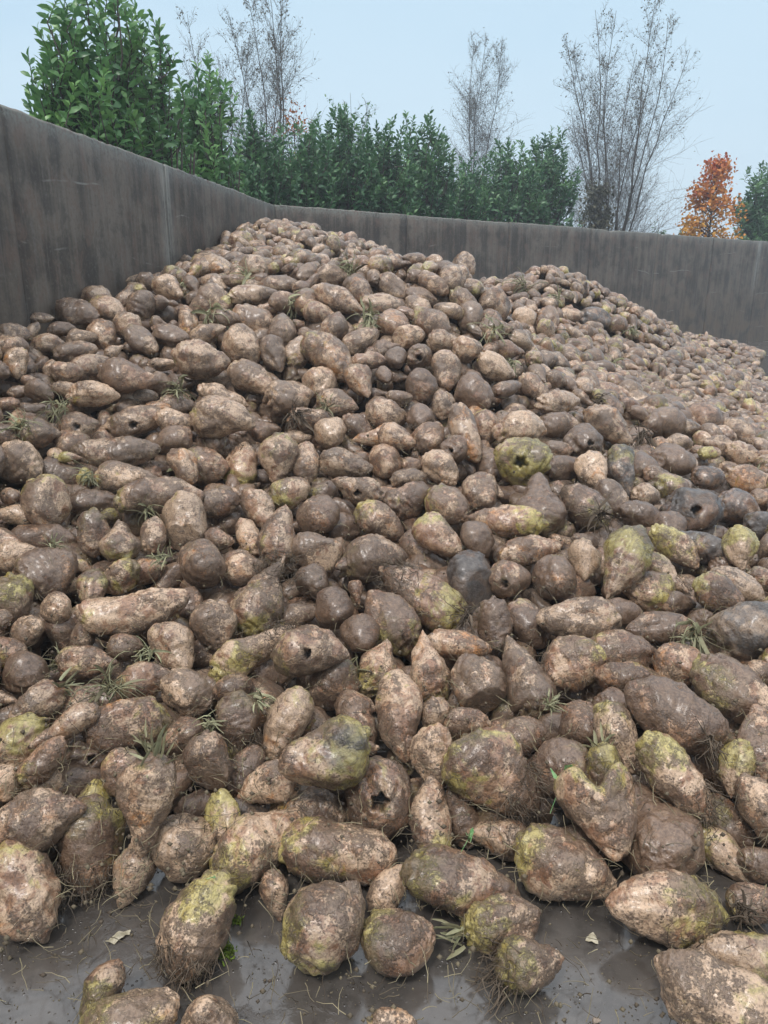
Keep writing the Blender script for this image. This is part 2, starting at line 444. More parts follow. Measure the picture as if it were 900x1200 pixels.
# ------------------------------------------------------------------ the beets seen in the photograph
# x y length width tip-angle shape mud green pale flags | what sets it apart
CAT = """
30 1048 125 82 -68 o .5 .35 .5 f|rounded beet alone on wet floor, pitted pale face
104 992 100 84 -105 t .75 .55 .2 R|lime-capped beet with thin beard, second from the left at the floor edge
154 1029 72 46 -112 t .6 .1 .6 -|small beet with pale scraped tip hanging over the floor edge
122 1163 76 52 70 o .5 .75 .4 -|yellow-green topped beet half behind the forked pale one
152 1203 128 98 30 o .45 .7 .8 f|big pale lime-striped beet lying apart on the wet floor
243 1205 86 80 100 r .4 .1 .8 -|pale ring-marked beet cut off by the photo's bottom edge
230 1087 110 84 -112 o .55 .45 .6 R|beet with a thick beard of roots on the wet floor
214 991 80 70 -60 r .35 .1 .9 -|round cream-streaked beet with black blotch
303 990 118 70 40 g .45 .4 .5 f|long slanting beet with pale stripes near the floor edge
323 1049 58 37 -80 t .5 0 .6 -|very small teardrop beet at the floor edge
385 1078 112 90 48 o .45 .45 .6 f|fat grey-brown beet with lime splash on the wet floor
395 1001 138 74 -4 g .5 .4 .5 f|long level beet with pale lime shoulder
370 955 94 60 4 o .5 0 .5 b
378 886 100 88 200 o .45 .85 .5 fD2|large lime-topped beet with dark purple bruise
445 932 92 86 -30 r .6 .2 .3 H|brown beet with star-shaped dark hole in its face
310 922 74 50 200 t .4 0 .6 -
262 960 56 42 -78 o .2 .8 .9 -|small two-tone beet, green top and cream bottom
247 893 64 52 -80 k .5 0 .5 -
285 905 62 42 62 o .95 0 0 b
235 945 48 40 20 o .9 0 0 b
173 945 112 66 -97 p .6 .1 .4 fT|pear-shaped beet with leafy crown and bent neck
150 915 72 50 -70 o .7 .3 .2 b
45 962 106 66 16 g .75 .1 .4 f|wide mud-coated beet lying across paler one
45 920 62 46 0 o .3 .3 .8 b
108 945 52 36 -110 o .4 .85 .6 b
103 889 68 64 -60 r .92 0 .1 H|dull muddy beet with round dent
52 890 62 44 50 o .6 .35 .3 -
18 876 74 60 -120 o .3 .75 .7 -|pale beet with broad lime cap at left edge
2 920 46 40 -70 o .3 0 .7 -
74 853 82 34 210 t .6 0 .3 f|slim tail-like beet pointing down left
150 848 90 60 190 k .6 .35 .3 fO|blocky orange-tinged beet near left edge
214 862 46 44 0 r .85 0 .2 b
280 846 58 52 -80 o .9 .45 .1 R|green-capped shaggy beet with root mat below
335 848 84 50 -112 o .3 .15 .75 -|smooth pinkish beet above the lime-topped bruised one
421 850 60 40 -80 o .6 0 .3 b
437 877 26 22 0 r .5 0 .5 b
468 840 100 55 -84 o .4 .15 .4 f|upright brown beet, narrow at both ends
507 889 66 50 -90 o .5 0 .6 -
505 958 90 46 94 g .5 .25 .5 -|upright column-like beet with rusty cream skin
540 955 68 46 100 o .95 0 .1 b
582 908 112 88 -40 o .65 .45 .3 fR|broad egg-shaped muddy beet with ragged lower tip
587 982 72 46 168 o .55 0 .7 -
655 905 76 68 200 o .9 .25 .1 -
613 862 54 46 20 o .8 .25 .2 -
549 848 50 36 0 o .5 0 .5 -
510 838 34 36 -80 o .5 0 .5 -
705 948 100 90 -80 h .45 .45 .5 f|heart-shaped beet with a notch at its top
711 908 60 46 -80 o .5 .7 .5 fT|lime-shouldered beet with fan of pale stalks
725 866 84 46 -62 o .45 .3 .8 -|leaning pale-faced beet right of the shaggy pair
786 836 114 74 150 g .8 .05 .15 f|long smooth dark brown beet on right
792 913 104 62 -50 o .45 .55 .5 fR|slanting beet with lime belly and muddy root tip
820 905 84 58 -50 o .9 0 .1 b
862 902 68 42 -100 t .3 .7 .7 -|upright two-tone beet, lime top and pinkish tip
890 874 92 58 92 o .55 .1 .3 -|tall brown beet at right edge
892 948 76 50 -70 o .5 0 .5 -
850 968 82 56 -40 o .7 .45 .2 b
850 1003 80 44 -42 o .4 .45 .9 f|cream and black speckled beet with yellow end
772 990 100 96 -80 r .92 .25 .1 -|large round dark beet caked with mud
660 1016 122 78 -28 o .55 .55 .6 f|plump beet with bright lime crown, floor edge
538 1034 134 78 -14 o .6 .5 .4 f|biggest level beet at floor edge with lime band
588 1080 102 60 15 o .6 .6 .5 bT|green-spotted beet tucked under bigger one
470 1100 90 74 0 o .6 .45 .4 -|stubby beet on the floor, yellow-green flecks
625 1128 76 64 10 o .6 .6 .6 fX|beet with big tangle of brown stalks on the floor
780 1061 144 78 176 o .55 .6 .6 f|long beet with pale pecks and lime stripe, floor edge
885 1060 66 46 0 o .8 .3 .2 bR
866 1119 122 62 178 o .4 .65 .8 -|cream beet blotched lime behind biggest pale one
842 1170 174 100 150 g .45 .5 .9 f|biggest pale blotched beet in the bottom right corner
462 1205 64 46 0 o .6 .3 .3 -|sliver of beet at bottom edge
460 1037 68 38 50 o .4 0 .8 b
895 1012 54 42 0 o .85 0 .1 b
683 850 60 54 -70 r .8 0 .2 -
58 669 70 60 30 o .7 .1 .4 -|fat rust-brown beet near left edge with root fringe
12 705 62 54 -100 o .5 .8 .4 -|lime-spotted round beet at left edge
67 712 37 34 -20 r .45 0 .5 -
36 737 38 34 0 r .3 0 .7 -|tiny pale bun-like beet
70 745 44 38 -80 o .9 .2 .2 bR
98 745 42 28 90 o .5 0 .6 b
160 714 118 50 12 g .4 .2 .6 f|long pinkish beet with grey muddy cap
108 690 52 34 -100 o .5 .55 .4 b
135 678 52 40 205 o .4 .6 .4 b
172 668 42 32 20 o .6 0 .4 b
203 758 66 46 -60 o .4 .1 .6 -
148 758 44 34 0 o .5 0 .5 -
105 776 68 42 0 o .6 .45 .3 T
31 791 54 50 -60 r .92 0 .1 -|mud-ball beet near left edge
5 765 46 42 0 o .5 .7 .4 b
168 798 60 44 10 o .6 .35 .3 -
42 827 68 42 216 o .5 .1 .5 T|pointed beet with grassy green crown at left
84 832 52 36 220 o .7 0 .3 b
221 813 64 50 -30 o .45 0 .9 -|cracked beet showing white flesh and black patch
4 820 36 30 0 o .5 0 .5 b
14 842 40 30 0 o .7 0 .4 b
122 822 54 42 0 o .95 0 0 b
222 708 38 30 90 o .8 0 .2 b
130 742 36 28 0 o .8 0 .2 b
308 697 104 60 62 t .55 .45 .5 fR|upward pointing beet with lime flank and hairy foot
285 712 54 40 90 o .8 0 .2 b
368 682 42 41 -60 r .8 0 .2 -
390 713 49 47 -60 r .85 0 .1 f|perfectly round grey-brown beet
350 722 48 32 10 o .5 0 .6 b
297 763 102 48 32 t .4 .55 .6 fR|beet pointing up right with pink neck
366 764 84 60 -6 o .6 .4 .4 fH|beet with small round hole and folded skin
252 733 54 48 -80 o .6 .1 .7 -|beet half tan, half mud
242 766 38 36 0 o .8 0 .3 b
322 790 54 48 0 o .85 0 .2 b
270 808 48 36 -160 o .7 0 .4 b
388 805 60 60 -150 k .8 .45 .3 T|flat-ended muddy beet with pale straws
421 745 42 44 -80 r .9 0 .1 -
457 724 78 52 130 o .5 .45 .3 f|beet pointing up left with muddy lower end
418 695 27 26 -80 o .8 0 .2 -
442 783 70 46 68 o .5 .5 .5 -
417 830 46 36 0 o .7 0 .3 b
438 655 76 56 10 o .6 .25 .4 -|broad beet with folded face
252 692 42 32 0 o .95 0 .1 b
286 666 44 36 20 o .6 0 .5 -
238 660 57 54 -50 r .7 .3 .3 -|round green-tinged beet
493 699 104 58 145 o .4 .55 .3 fOR|long orange and lime beet pointing up left
490 680 72 40 160 o .5 .3 .4 b
550 681 70 52 -90 k .8 0 .3 D|dark wrinkled upright beet
598 680 48 46 -30 r .7 0 .2 H|hollow-mouthed round beet
648 677 53 51 -80 r .85 .05 .2 R|round beet with wispy root beard
578 735 57 43 -80 o .95 0 .1 R|upright muddy beet with bristles on its face
615 733 60 53 -50 o .6 .3 .4 -|beet with dark band across its face
537 756 72 40 -10 o .4 0 .4 O|lemon-shaped brown beet
501 779 82 50 99 t .5 .25 .5 f|upright beet with pointed tip up
560 804 66 57 -40 k .7 0 .5 -|lumpy round beet with pale lower lip
613 791 98 54 112 t .6 .2 .5 f|tall pointed beet with pale flat facet
663 783 74 62 200 o .55 .4 .4 R
674 726 86 56 172 o .55 0 .6 f|broad reddish-brown beet lying level
570 782 44 36 0 o .95 0 0 b
731 660 96 54 -116 t .4 .85 .5 f|green-crowned beet with tip down left
756 693 58 48 175 o .6 .5 .3 -
778 672 66 34 -40 t .5 .55 .5 R
725 718 46 38 0 o .95 0 0 b
685 657 48 36 -90 t .3 .1 .9 -|small pale pinkish teardrop
795 707 40 32 0 o .6 .1 .4 b
768 736 70 42 180 o .7 .1 .3 -
842 696 56 44 -20 o .6 .45 .3 -
868 690 62 42 -30 o .4 0 .8 -
880 740 96 78 20 o .4 .15 .8 fD|big grey-black streaked beet at right edge
731 768 82 56 0 o .6 .4 .3 -
730 793 62 41 176 o .35 .2 .4 fO|small orange-brown beet resting on a bigger one
800 780 56 53 -40 r .5 0 .3 O|round orange-brown beet under the leaf rosette
862 810 108 64 -35 o .6 .45 .4 f|plump beet leaning down right, greenish shoulder
893 790 44 32 0 o .6 0 .4 b
720 825 44 38 0 o .95 0 0 bR
45 507 46 38 0 o .6 .3 .4 -
93 498 46 34 0 o .6 0 .5 H
160 494 62 38 20 o .5 0 .6 H|beet with gaping dark mouth on its left
122 494 34 28 90 o .5 0 .6 b
85 520 40 26 0 o .7 0 .4 b
138 530 92 38 4 g .6 0 .7 -|long black and tan beet lying level
82 536 25 18 0 o .1 1 .4 f|tiny yellow-green beet
25 544 54 48 -30 o .5 .1 .7 -
74 557 52 34 -20 o .6 0 .5 b
148 560 70 39 2 t .5 .1 .6 f|plump beet with sharp tip to the right
53 588 58 54 -80 k .5 .4 .4 f|beet with dark flat-cut underside
14 582 28 26 0 r .7 0 .3 -
14 605 54 25 180 g .4 0 .7 -
112 590 60 36 0 o .95 0 .1 b
53 632 78 38 0 o .95 0 .1 b
110 626 50 42 -90 o .6 .4 .4 -
141 633 48 43 95 t .5 .4 .6 f|onion-like beet pointing up
20 652 54 38 0 o .5 0 .7 -
208 494 46 28 0 o .5 0 .6 -
200 519 48 33 190 o .6 0 .4 -
217 547 40 34 -60 o .4 0 .5 O
190 549 32 28 0 o .7 0 .4 b
187 582 94 44 4 g .7 .2 .4 f|long dark arched beet
219 616 58 52 -90 k .4 .05 .7 f|block-like pale beet with flat face
180 627 44 30 80 o .6 0 .5 -
150 607 27 22 90 o .7 0 .4 b
160 656 42 26 10 o .3 0 .8 b
2 510 34 30 0 o .7 0 .4 -
190 655 32 26 0 o .8 0 .2 b
262 490 70 44 -10 o .4 .1 .8 f|wide pale beet with crumbly crown
249 519 44 34 160 o .75 0 .3 -
240 547 52 44 0 o .6 .55 .4 T
283 546 56 42 82 o .5 .4 .4 R|beet with green shoulder and root clump below
326 542 68 42 -95 t .5 .3 .6 f|upright beet with grooved pale face
358 545 54 35 -86 o .5 0 .5 -
390 509 38 36 -60 r .4 0 .6 -
366 492 54 28 0 o .6 0 .4 -
420 502 38 32 -30 o .7 0 .3 -
440 512 50 26 190 t .4 0 .5 O
407 545 60 35 -6 o .5 0 .6 -
416 573 58 35 160 t .5 .1 .6 fH|beet with bitten-out right end
340 579 44 38 20 o .4 .5 .6 -
380 577 38 30 30 o .5 .6 .4 b
373 602 47 46 -60 r .8 0 .2 -
303 597 52 36 -48 o .55 0 .5 -
258 590 46 33 0 o .6 .1 .4 -
270 606 32 30 0 o .95 0 .1 bR
328 624 70 45 78 t .55 .25 .4 f|upright beet tapering to flat top
291 629 50 30 112 o .4 .2 .7 O
258 633 34 28 0 o .7 0 .3 -
235 610 46 34 90 o .7 0 .3 b
372 648 54 44 0 k .5 .1 .6 f|lumpy pale blocky beet
407 621 44 36 0 o .85 0 .2 b
446 612 56 42 -30 o .5 .35 .4 -
350 513 32 26 0 o .6 0 .5 b
310 504 36 28 0 o .95 0 .1 bR
452 541 42 40 -60 r .5 0 .4 -
278 656 32 24 0 o .5 0 .5 b
335 662 38 26 0 o .5 0 .5 b
464 513 42 32 -20 o .45 0 .5 O
492 491 31 32 -80 r .95 0 .1 R
503 513 42 36 40 o .6 0 .4 -
533 527 30 32 -80 r .7 0 .2 H|small ring-ended beet
545 508 70 32 -70 g .4 0 .6 O|narrow pinkish beet sloping down right
568 502 40 34 -80 o .6 .35 .3 -
610 503 58 44 0 o .45 .05 .7 f|pale smooth beet just behind the yellow-green capped one
609 541 64 56 160 o .55 1 .3 fH|beet with bright yellow-green cap and hole
572 541 42 28 90 k .6 0 .4 b
516 549 54 34 -45 o .5 0 .6 -
485 546 28 22 0 o .6 0 .5 -
478 561 40 27 10 o .6 0 .5 -
480 585 54 40 30 o .7 .1 .3 T
527 594 58 42 -40 o .65 .4 .3 -
563 580 48 44 -60 r .5 .1 .4 -
591 611 80 42 174 t .45 .5 .3 fO|orange-green lemon-shaped beet pointing left
631 594 76 54 90 o .8 .4 .2 -|upright muddy beet behind the lemon-shaped one
516 629 64 40 -38 o .45 .35 .4 f|beet leaning down right with lime crown
490 641 46 43 -60 r .65 0 .3 -
560 634 42 40 -60 r .9 0 .2 -
623 645 68 34 8 o .4 0 .4 fO|neat reddish spindle-shaped beet
452 583 36 30 0 o .5 .55 .4 -
550 660 52 36 0 o .5 .4 .3 b
655 497 48 30 0 o .8 0 .4 -
652 528 38 30 0 o .6 0 .5 b
662 549 48 30 0 o .8 0 .3 b
686 520 56 40 0 r .8 0 .3 H|large hollow beet with jagged black hole
715 500 64 36 -35 o .4 0 .7 O
693 551 42 38 -60 o .25 0 .9 -|small pale pink beet with dark flecks
729 552 62 32 -80 o .6 .5 .4 D|dark upright cylinder-like beet
683 592 62 46 140 o .6 .4 .4 R|drooping beet with hanging root clump
718 587 50 35 -50 o .6 0 .5 -
752 548 46 34 90 o .95 0 .1 b
790 541 56 44 0 o .95 0 .2 -
803 502 46 26 0 o .5 0 .6 -
795 519 38 24 0 o .4 0 .7 b
832 531 29 22 0 o .2 1 .5 f|little yellow-green capped beet at upper right
866 508 48 28 -35 o .5 0 .5 -
831 559 40 30 0 o .3 0 0 fD|smooth charcoal cobble-like beet
882 566 58 34 -20 o .5 .1 .4 O|beet with rusty orange end
813 597 66 57 -10 o .5 .1 .1 fHD|black beet with a ragged hole
864 597 52 44 -20 o .4 .1 .2 bD
788 572 52 36 0 o .5 .5 .4 b
756 607 54 38 -30 o .95 0 .2 -
785 616 34 34 -50 r .9 0 .2 -
759 581 34 28 0 o .4 0 .7 -
770 558 32 26 0 o .7 0 .4 b
792 642 64 32 -40 o .5 .7 .4 -
826 642 64 40 -16 o .7 .5 .3 D
868 645 58 38 -86 t .3 .7 .9 f|cream beet with lime cap standing upright at right
893 615 42 36 0 o .8 0 .2 D
895 585 32 26 0 o .6 0 .4 -
872 532 42 28 -20 o .5 0 .5 -
840 497 32 22 0 o .6 0 .5 -
893 678 36 32 0 o .6 .6 .3 -
850 662 38 32 0 o .95 0 .1 b
766 660 44 28 -20 o .5 .5 .4 b
93 370 52 36 -20 o .7 0 .4 f|dark beet leaning against the left wall
127 365 48 35 -26 o .6 .4 .4 f|greenish pitted beet touching the left wall
50 373 25 20 0 o .6 0 .6 -
38 388 26 21 60 o .5 .2 .6 -
74 387 34 21 0 o .8 0 .3 -
58 405 38 27 0 o .6 .1 .5 -
95 396 32 20 10 o .5 0 .7 -
90 413 46 26 10 o .6 .2 .5 -
121 394 38 34 -60 o .4 0 .5 O
135 411 28 16 30 t .4 0 .6 -
150 383 34 25 -50 o .5 .1 .6 -
167 400 44 30 -40 o .6 .1 .6 -
165 358 34 26 60 o .6 0 .5 -
14 393 36 21 0 o .6 .2 .5 -
12 406 36 22 0 o .6 0 .5 -
19 427 36 33 -90 t .3 .1 .8 fO|pale orange cut beet by the left wall
60 432 26 17 90 o .4 0 .7 b
78 436 36 27 0 o .6 0 .5 -
108 432 50 33 20 o .5 0 .6 -
150 441 66 42 -12 o .8 0 .2 f|big dark chocolate-brown beet near the left wall
38 446 24 15 0 o .7 0 .3 -
25 459 28 24 0 o .6 0 .4 -
47 460 36 26 -30 o .7 0 .4 -
80 456 36 22 -10 o .4 0 .7 -
110 463 58 30 0 o .5 .1 .6 -
160 466 46 25 0 o .4 .1 .7 -
9 473 28 24 0 o .7 0 .3 -
38 479 28 20 0 o .5 0 .6 -
220 376 40 24 97 o .4 0 .6 O
201 394 42 27 0 o .9 0 .3 -
243 391 44 26 20 t .35 .2 .8 -
235 423 64 42 -4 o .5 .15 .5 f|large fawn egg-shaped beet in upper left of heap
284 407 54 42 -60 o .5 .1 .6 f|beet standing behind a crossed one
296 445 64 38 -35 o .5 0 .6 f|long fawn beet lying across its neighbour
322 417 48 32 -70 o .6 0 .5 -
298 374 48 38 -20 o .6 0 .4 -
330 387 46 37 92 t .6 .1 .4 -
350 412 42 30 70 o .5 0 .6 -
264 374 36 24 0 o .6 0 .5 -
339 465 54 44 10 o .55 0 .5 f|wide faceted beet topped with straws
253 444 48 28 0 o .5 .3 .5 -
262 466 60 26 -20 o .5 0 .6 -
213 449 36 24 0 o .6 0 .4 T
190 427 32 28 0 o .4 0 .7 -
187 449 28 24 0 o .7 0 .5 -
208 475 38 25 0 o .6 0 .5 -
186 477 28 22 0 o .4 0 .5 O
386 420 68 44 -48 o .5 .4 .4 fO|large orange-tinged beet high on the heap
393 383 42 32 70 o .6 0 .5 -
374 368 42 25 -20 o .5 .3 .4 -
395 357 50 23 -12 o .7 0 .3 -
450 357 48 30 0 o .5 0 .5 -
463 381 38 34 -30 o .7 0 .3 -
424 398 48 26 28 o .5 0 .5 -
478 395 36 26 10 k .4 0 .6 -
432 423 38 25 0 o .5 0 .4 -
424 449 42 30 -68 t .5 0 .5 -
451 440 30 29 -60 r .7 0 .3 -
464 420 27 27 -60 r .8 0 .3 -
455 406 28 22 0 o .9 0 .2 b
491 420 30 32 -60 r .6 0 .5 H|beet showing a ringed cut crown
494 452 37 37 -60 r .85 0 .2 -
509 384 52 38 -50 o .5 .1 .5 -
493 362 42 25 -40 o .5 0 .6 -
522 404 42 30 -20 o .5 0 .5 -
523 436 50 34 -82 o .45 0 .6 -
519 476 36 27 -90 o .4 0 .6 -
375 449 36 36 -60 r .4 0 .7 -
396 474 48 32 -10 o .6 0 .5 -
364 393 30 26 0 o .6 0 .5 -
455 486 48 32 -10 o .5 0 .5 -
468 466 28 26 0 o .5 0 .5 -
445 462 28 22 0 o .9 0 .2 b
550 409 36 28 0 o .4 0 .7 -
582 431 46 29 -30 o .5 0 .7 -
596 410 40 25 -10 o .5 .1 .4 -
556 462 46 42 -40 o .85 .2 .2 -
656 472 52 30 5 o .5 0 .6 -
628 455 44 24 -42 o .6 0 .5 -
597 455 38 23 20 o .7 0 .4 -
655 427 34 26 -30 o .4 .1 .7 -
643 376 36 25 -80 o .6 0 .4 O
615 375 30 19 -80 o .2 0 .9 -
697 376 40 29 -10 o .6 0 .4 D
670 370 34 19 0 o .6 0 .5 -
690 405 28 22 -50 o .5 .5 .4 -
199 338 40 28 -30 o .4 0 .7 -
173 331 24 18 0 o .5 .3 .5 -
147 348 32 27 60 o .6 0 .5 -
193 355 28 19 0 o .7 0 .4 -
248 314 56 30 -8 o .35 .1 .8 f|long pale beet on the crest by the left wall
227 336 30 25 -60 o .7 0 .4 -
252 333 34 20 -20 o .4 0 .6 -
398 352 60 28 -25 o .6 0 .4 f|smooth dark cigar-shaped beet near the crest
424 344 36 29 -50 o .5 0 .5 O
298 346 56 25 4 o .5 0 .6 -
330 334 48 22 0 o .6 0 .5 -
359 335 34 25 40 o .6 0 .4 -
390 324 40 23 0 o .6 0 .5 -
543 311 26 28 90 o .5 0 .6 f|solitary beet standing up on the crest
463 339 48 26 -32 o .5 0 .6 -
508 334 38 25 -30 o .5 0 .5 -
545 355 40 26 -30 o .5 .3 .5 -
494 349 36 21 -10 o .6 0 .5 -
524 317 36 20 -20 o .5 0 .6 -
465 309 34 19 0 o .5 0 .5 -
"""
rows = []
for ln in CAT.strip().splitlines():
    lab = None
    if '|' in ln: ln, lab = ln.split('|')
    p = ln.split()
    fl = p[9] if len(p) > 9 else '-'
    rows.append(dict(x=float(p[0]), y=float(p[1]), L=float(p[2]), W=float(p[3]), a=float(p[4]), ty=p[5],
                     mud=float(p[6]), green=float(p[7]), pale=float(p[8]), fl=fl, lab=lab))
rows.sort(key=lambda r: -(r['L'] * r['W'] * (.75 if 'b' in r['fl'] else 1) + (3000 if r['lab'] and r['lab'].startswith('solitary') else 0)))


def waves(rng, n, k, anis=(1, 1, 1)):
    K = rng.normal(size=(n, 3)); K /= np.linalg.norm(K, axis=1)[:, None]
    K *= (k * rng.uniform(.7, 1.35, n))[:, None] * np.array(anis)
    ph = rng.uniform(0, 6.28, n); am = rng.uniform(.5, 1, n); am /= np.sqrt((am ** 2).sum() / 2)
    return lambda P: (np.sin(P @ K.T + ph) * am).sum(1)


def beet_local(L, W, ty, rng, nx, nk):
    """closed beet of length L and width W, crown towards -x, tip towards +x. returns V, quads, s-coordinate"""
    e = (np.arange(nx) + .5) / nx
    s = .5 - .5 * np.cos(math.pi * e)                     # denser at both ends
    A = {'o': .42, 't': .36, 'r': .47, 'p': .28, 'g': .42, 'k': .45, 'h': .30}[ty] + rng.uniform(-.04, .04)
    q = {'o': 1.7, 't': 1.3, 'r': 1.8, 'p': 1.2, 'g': 2.0, 'k': 2.4, 'h': 1.6}[ty] * rng.uniform(.9, 1.1)
    ee = {'o': .70, 't': .88, 'r': .58, 'p': .66, 'g': .62, 'k': .52, 'h': .75}[ty]
    pc = rng.uniform(2.1, 3.0)
    f = np.where(s < A, np.sqrt(np.clip(1 - ((A - s) / A) ** pc, 0, 1)), np.clip(1 - (np.clip(s - A, 0, 1) / (1 - A)) ** q, 0, 1) ** ee)
    if ty == 'p':
        f = f * (1 - .28 * np.exp(-((s - .68) / .13) ** 2))
    th = np.arange(nk) * 2 * math.pi / nk
    X = (s - .5) * L
    R = f * W / 2
    ell = rng.uniform(.88, 1.0); ep = rng.uniform(0, 3.14)
    rr = 1 + (ell - 1) * np.sin(th - ep) ** 2
    # the two root furrows
    gp = rng.uniform(0, 6.28); depth = rng.uniform(.0, .15)
    tw = rng.uniform(-.8, .8)
    ang = th[None] + tw * (s[:, None] - .5)
    gro = np.exp(-((np.cos(ang - gp)) / .22) ** 2) * np.clip((s[:, None] - .15) / .3, 0, 1)
    Rm = R[:, None] * rr[None] * (1 - depth * gro)
    V = np.stack([np.broadcast_to(X[:, None], Rm.shape), Rm * np.cos(th)[None], Rm * np.sin(th)[None]], -1).reshape(-1, 3)
    sv = np.repeat(s, nk)
    # ends
    V = np.concatenate([V, [[-L / 2, 0, 0]], [[L / 2, 0, 0]]]); sv = np.concatenate([sv, [0, 1]])
    i = np.arange(nx - 1)[:, None] * nk; j = np.arange(nk)[None]; j2 = (j + 1) % nk
    Q = np.stack([i + j, i + j2, i + nk + j2, i + nk + j], -1).reshape(-1, 4)
    jj = np.arange(nk); c0 = nx * nk; b = (nx - 1) * nk
    T = np.concatenate([np.stack([np.full(nk, c0), (jj + 1) % nk, jj], -1), np.stack([np.full(nk, c0 + 1), b + jj, b + (jj + 1) % nk], -1)])
    if ty == 'h':                                        # two shoulders: a notch pressed into the crown end
        y = V[:, 1]; dx = np.exp(-(y / (W * .13)) ** 2) * L * .30 * np.clip(1 - sv * 1.6, 0, 1)
        V[:, 0] += dx; V[:, 1] *= 1 + .25 * np.clip(1 - sv * 1.5, 0, 1)
    # lumps
    P = V.copy(); nrm = V / (np.linalg.norm(V, axis=1)[:, None] + 1e-9)
    nrm = nrm * np.array([.5, 1, 1]); nrm /= np.linalg.norm(nrm, axis=1)[:, None] + 1e-9
    w1 = waves(rng, 7, 2.6 / W * 2); w2 = waves(rng, 12, 6.5 / W * 2); w3 = waves(rng, 16, 15 / W * 2, (1.5, .8, .8)); w4 = waves(rng, 18, 32 / W * 2, (1.3, .9, .9))
    P2 = P + (np.stack([w2(P), w2(P + 1), w2(P + 2)], 1)) * W * .02
    d = .040 * w1(P) + .0135 * w2(P2) + .0065 * w3(P2)
    if nk >= 40: d += .0028 * w4(P2)
    # crown: leaf scars, a low knobbly plateau
    cr = np.clip(1 - sv / .16, 0, 1)
    d += cr * (.03 * np.sin(sv * 90) * .5 + .025 * w3(P))
    # mud clods
    cl = w2(P * 1.3 + 5) + w3(P) * .4
    d += .014 * np.clip(cl - 1.0, 0, .8)
    # pecks and nicks
    nk_ = w3(P * 1.15 + 9) + w2(P * .9 - 4) * .5
    d -= .026 * np.clip(nk_ - 1.25, 0, 1)
    V = V + nrm * (d * W)[:, None]
    # bend
    be = rng.uniform(-.09, .09) * (1.6 if ty in 'pg' else 1)
    V[:, 1] += be * W * ((V[:, 0] / L * 2) ** 2 - .3)
    return V, Q, T, sv, nrm


def frame(d, roll):
    d = d / np.linalg.norm(d)
    ref = np.array([0, 0, 1.0]) if abs(d[2]) < .9 else np.array([0, 1.0, 0])
    a = np.cross(ref, d); a /= np.linalg.norm(a); b = np.cross(d, a)
    c, s_ = math.cos(roll), math.sin(roll)
    return np.stack([d, c * a + s_ * b, -s_ * a + c * b], 1)      # columns


def heap_normal(x, y):
    e = .12
    gx = (hsurf(x + e, y) - hsurf(x - e, y)) / (2 * e); gy = (hsurf(x, y + e) - hsurf(x, y - e)) / (2 * e)
    n = np.stack([-gx, -gy, np.ones_like(gx)], -1)
    return n / np.linalg.norm(n, axis=-1, keepdims=True)


tt = cast([r['x'] for r in rows], [r['y'] for r in rows])
for r, t in zip(rows, tt):
    rad = r['W'] * t / F_PX / 2
    d = ray(np.array(r['x']), np.array(r['y']))
    tg = (EYE - rad * .93) / max(-d[2], 1e-3) if d[2] < 0 else 99
    if 'f' in r['fl']: t -= rad * .30
    if 'b' in r['fl']: t += rad * .75
    t = min(t, tg)
    P = CAM + d * t
    if 'b' in r['fl'] or True:
        while not in_bunker(P[0], P[1], rad * .85) and t > 1:
            t -= .03; P = CAM + d * t
    r['t'] = t; r['P'] = P
    off = math.hypot(r['x'] - 450, r['y'] - 600) / F_PX
    r['Lw'] = r['L'] * 1.07 * t / F_PX / (1 + .22 * off * off); r['Ww'] = r['W'] * 1.05 * t / F_PX / (1 + .22 * off * off)
    # axis: seen direction in the picture, leaning into the slope it lies on
    th = math.radians(r['a'])
    n = heap_normal(np.array(P[0]), np.array(P[1]))
    if P[2] < .16: n = np.array([0, 0, 1.0])
    ip = math.cos(th) * R_ + math.sin(th) * U_
    v = d / np.linalg.norm(d)
    k = -(ip @ n) / (v @ n)                    # in-plane of the slope
    k = max(-.5, min(.5, k * .4))
    rng = np.random.default_rng(int(r['x'] * 7 + r['y'] * 1301))
    k += rng.uniform(-.18, .18)
    if r['ty'] == 'r':
        # looked at end-on
        ax = ip * .45 - v * .9 if 'H' not in r['fl'] else ip * .45 + v * .9
        r['Lw'] = max(r['Lw'], r['Ww'] * 1.12)
    else:
        ax = ip + v * k
        r['Lw'] *= min(math.sqrt(1 + k * k), 1.04)
    r['ax'] = ax / np.linalg.norm(ax)
    r['rng'] = rng


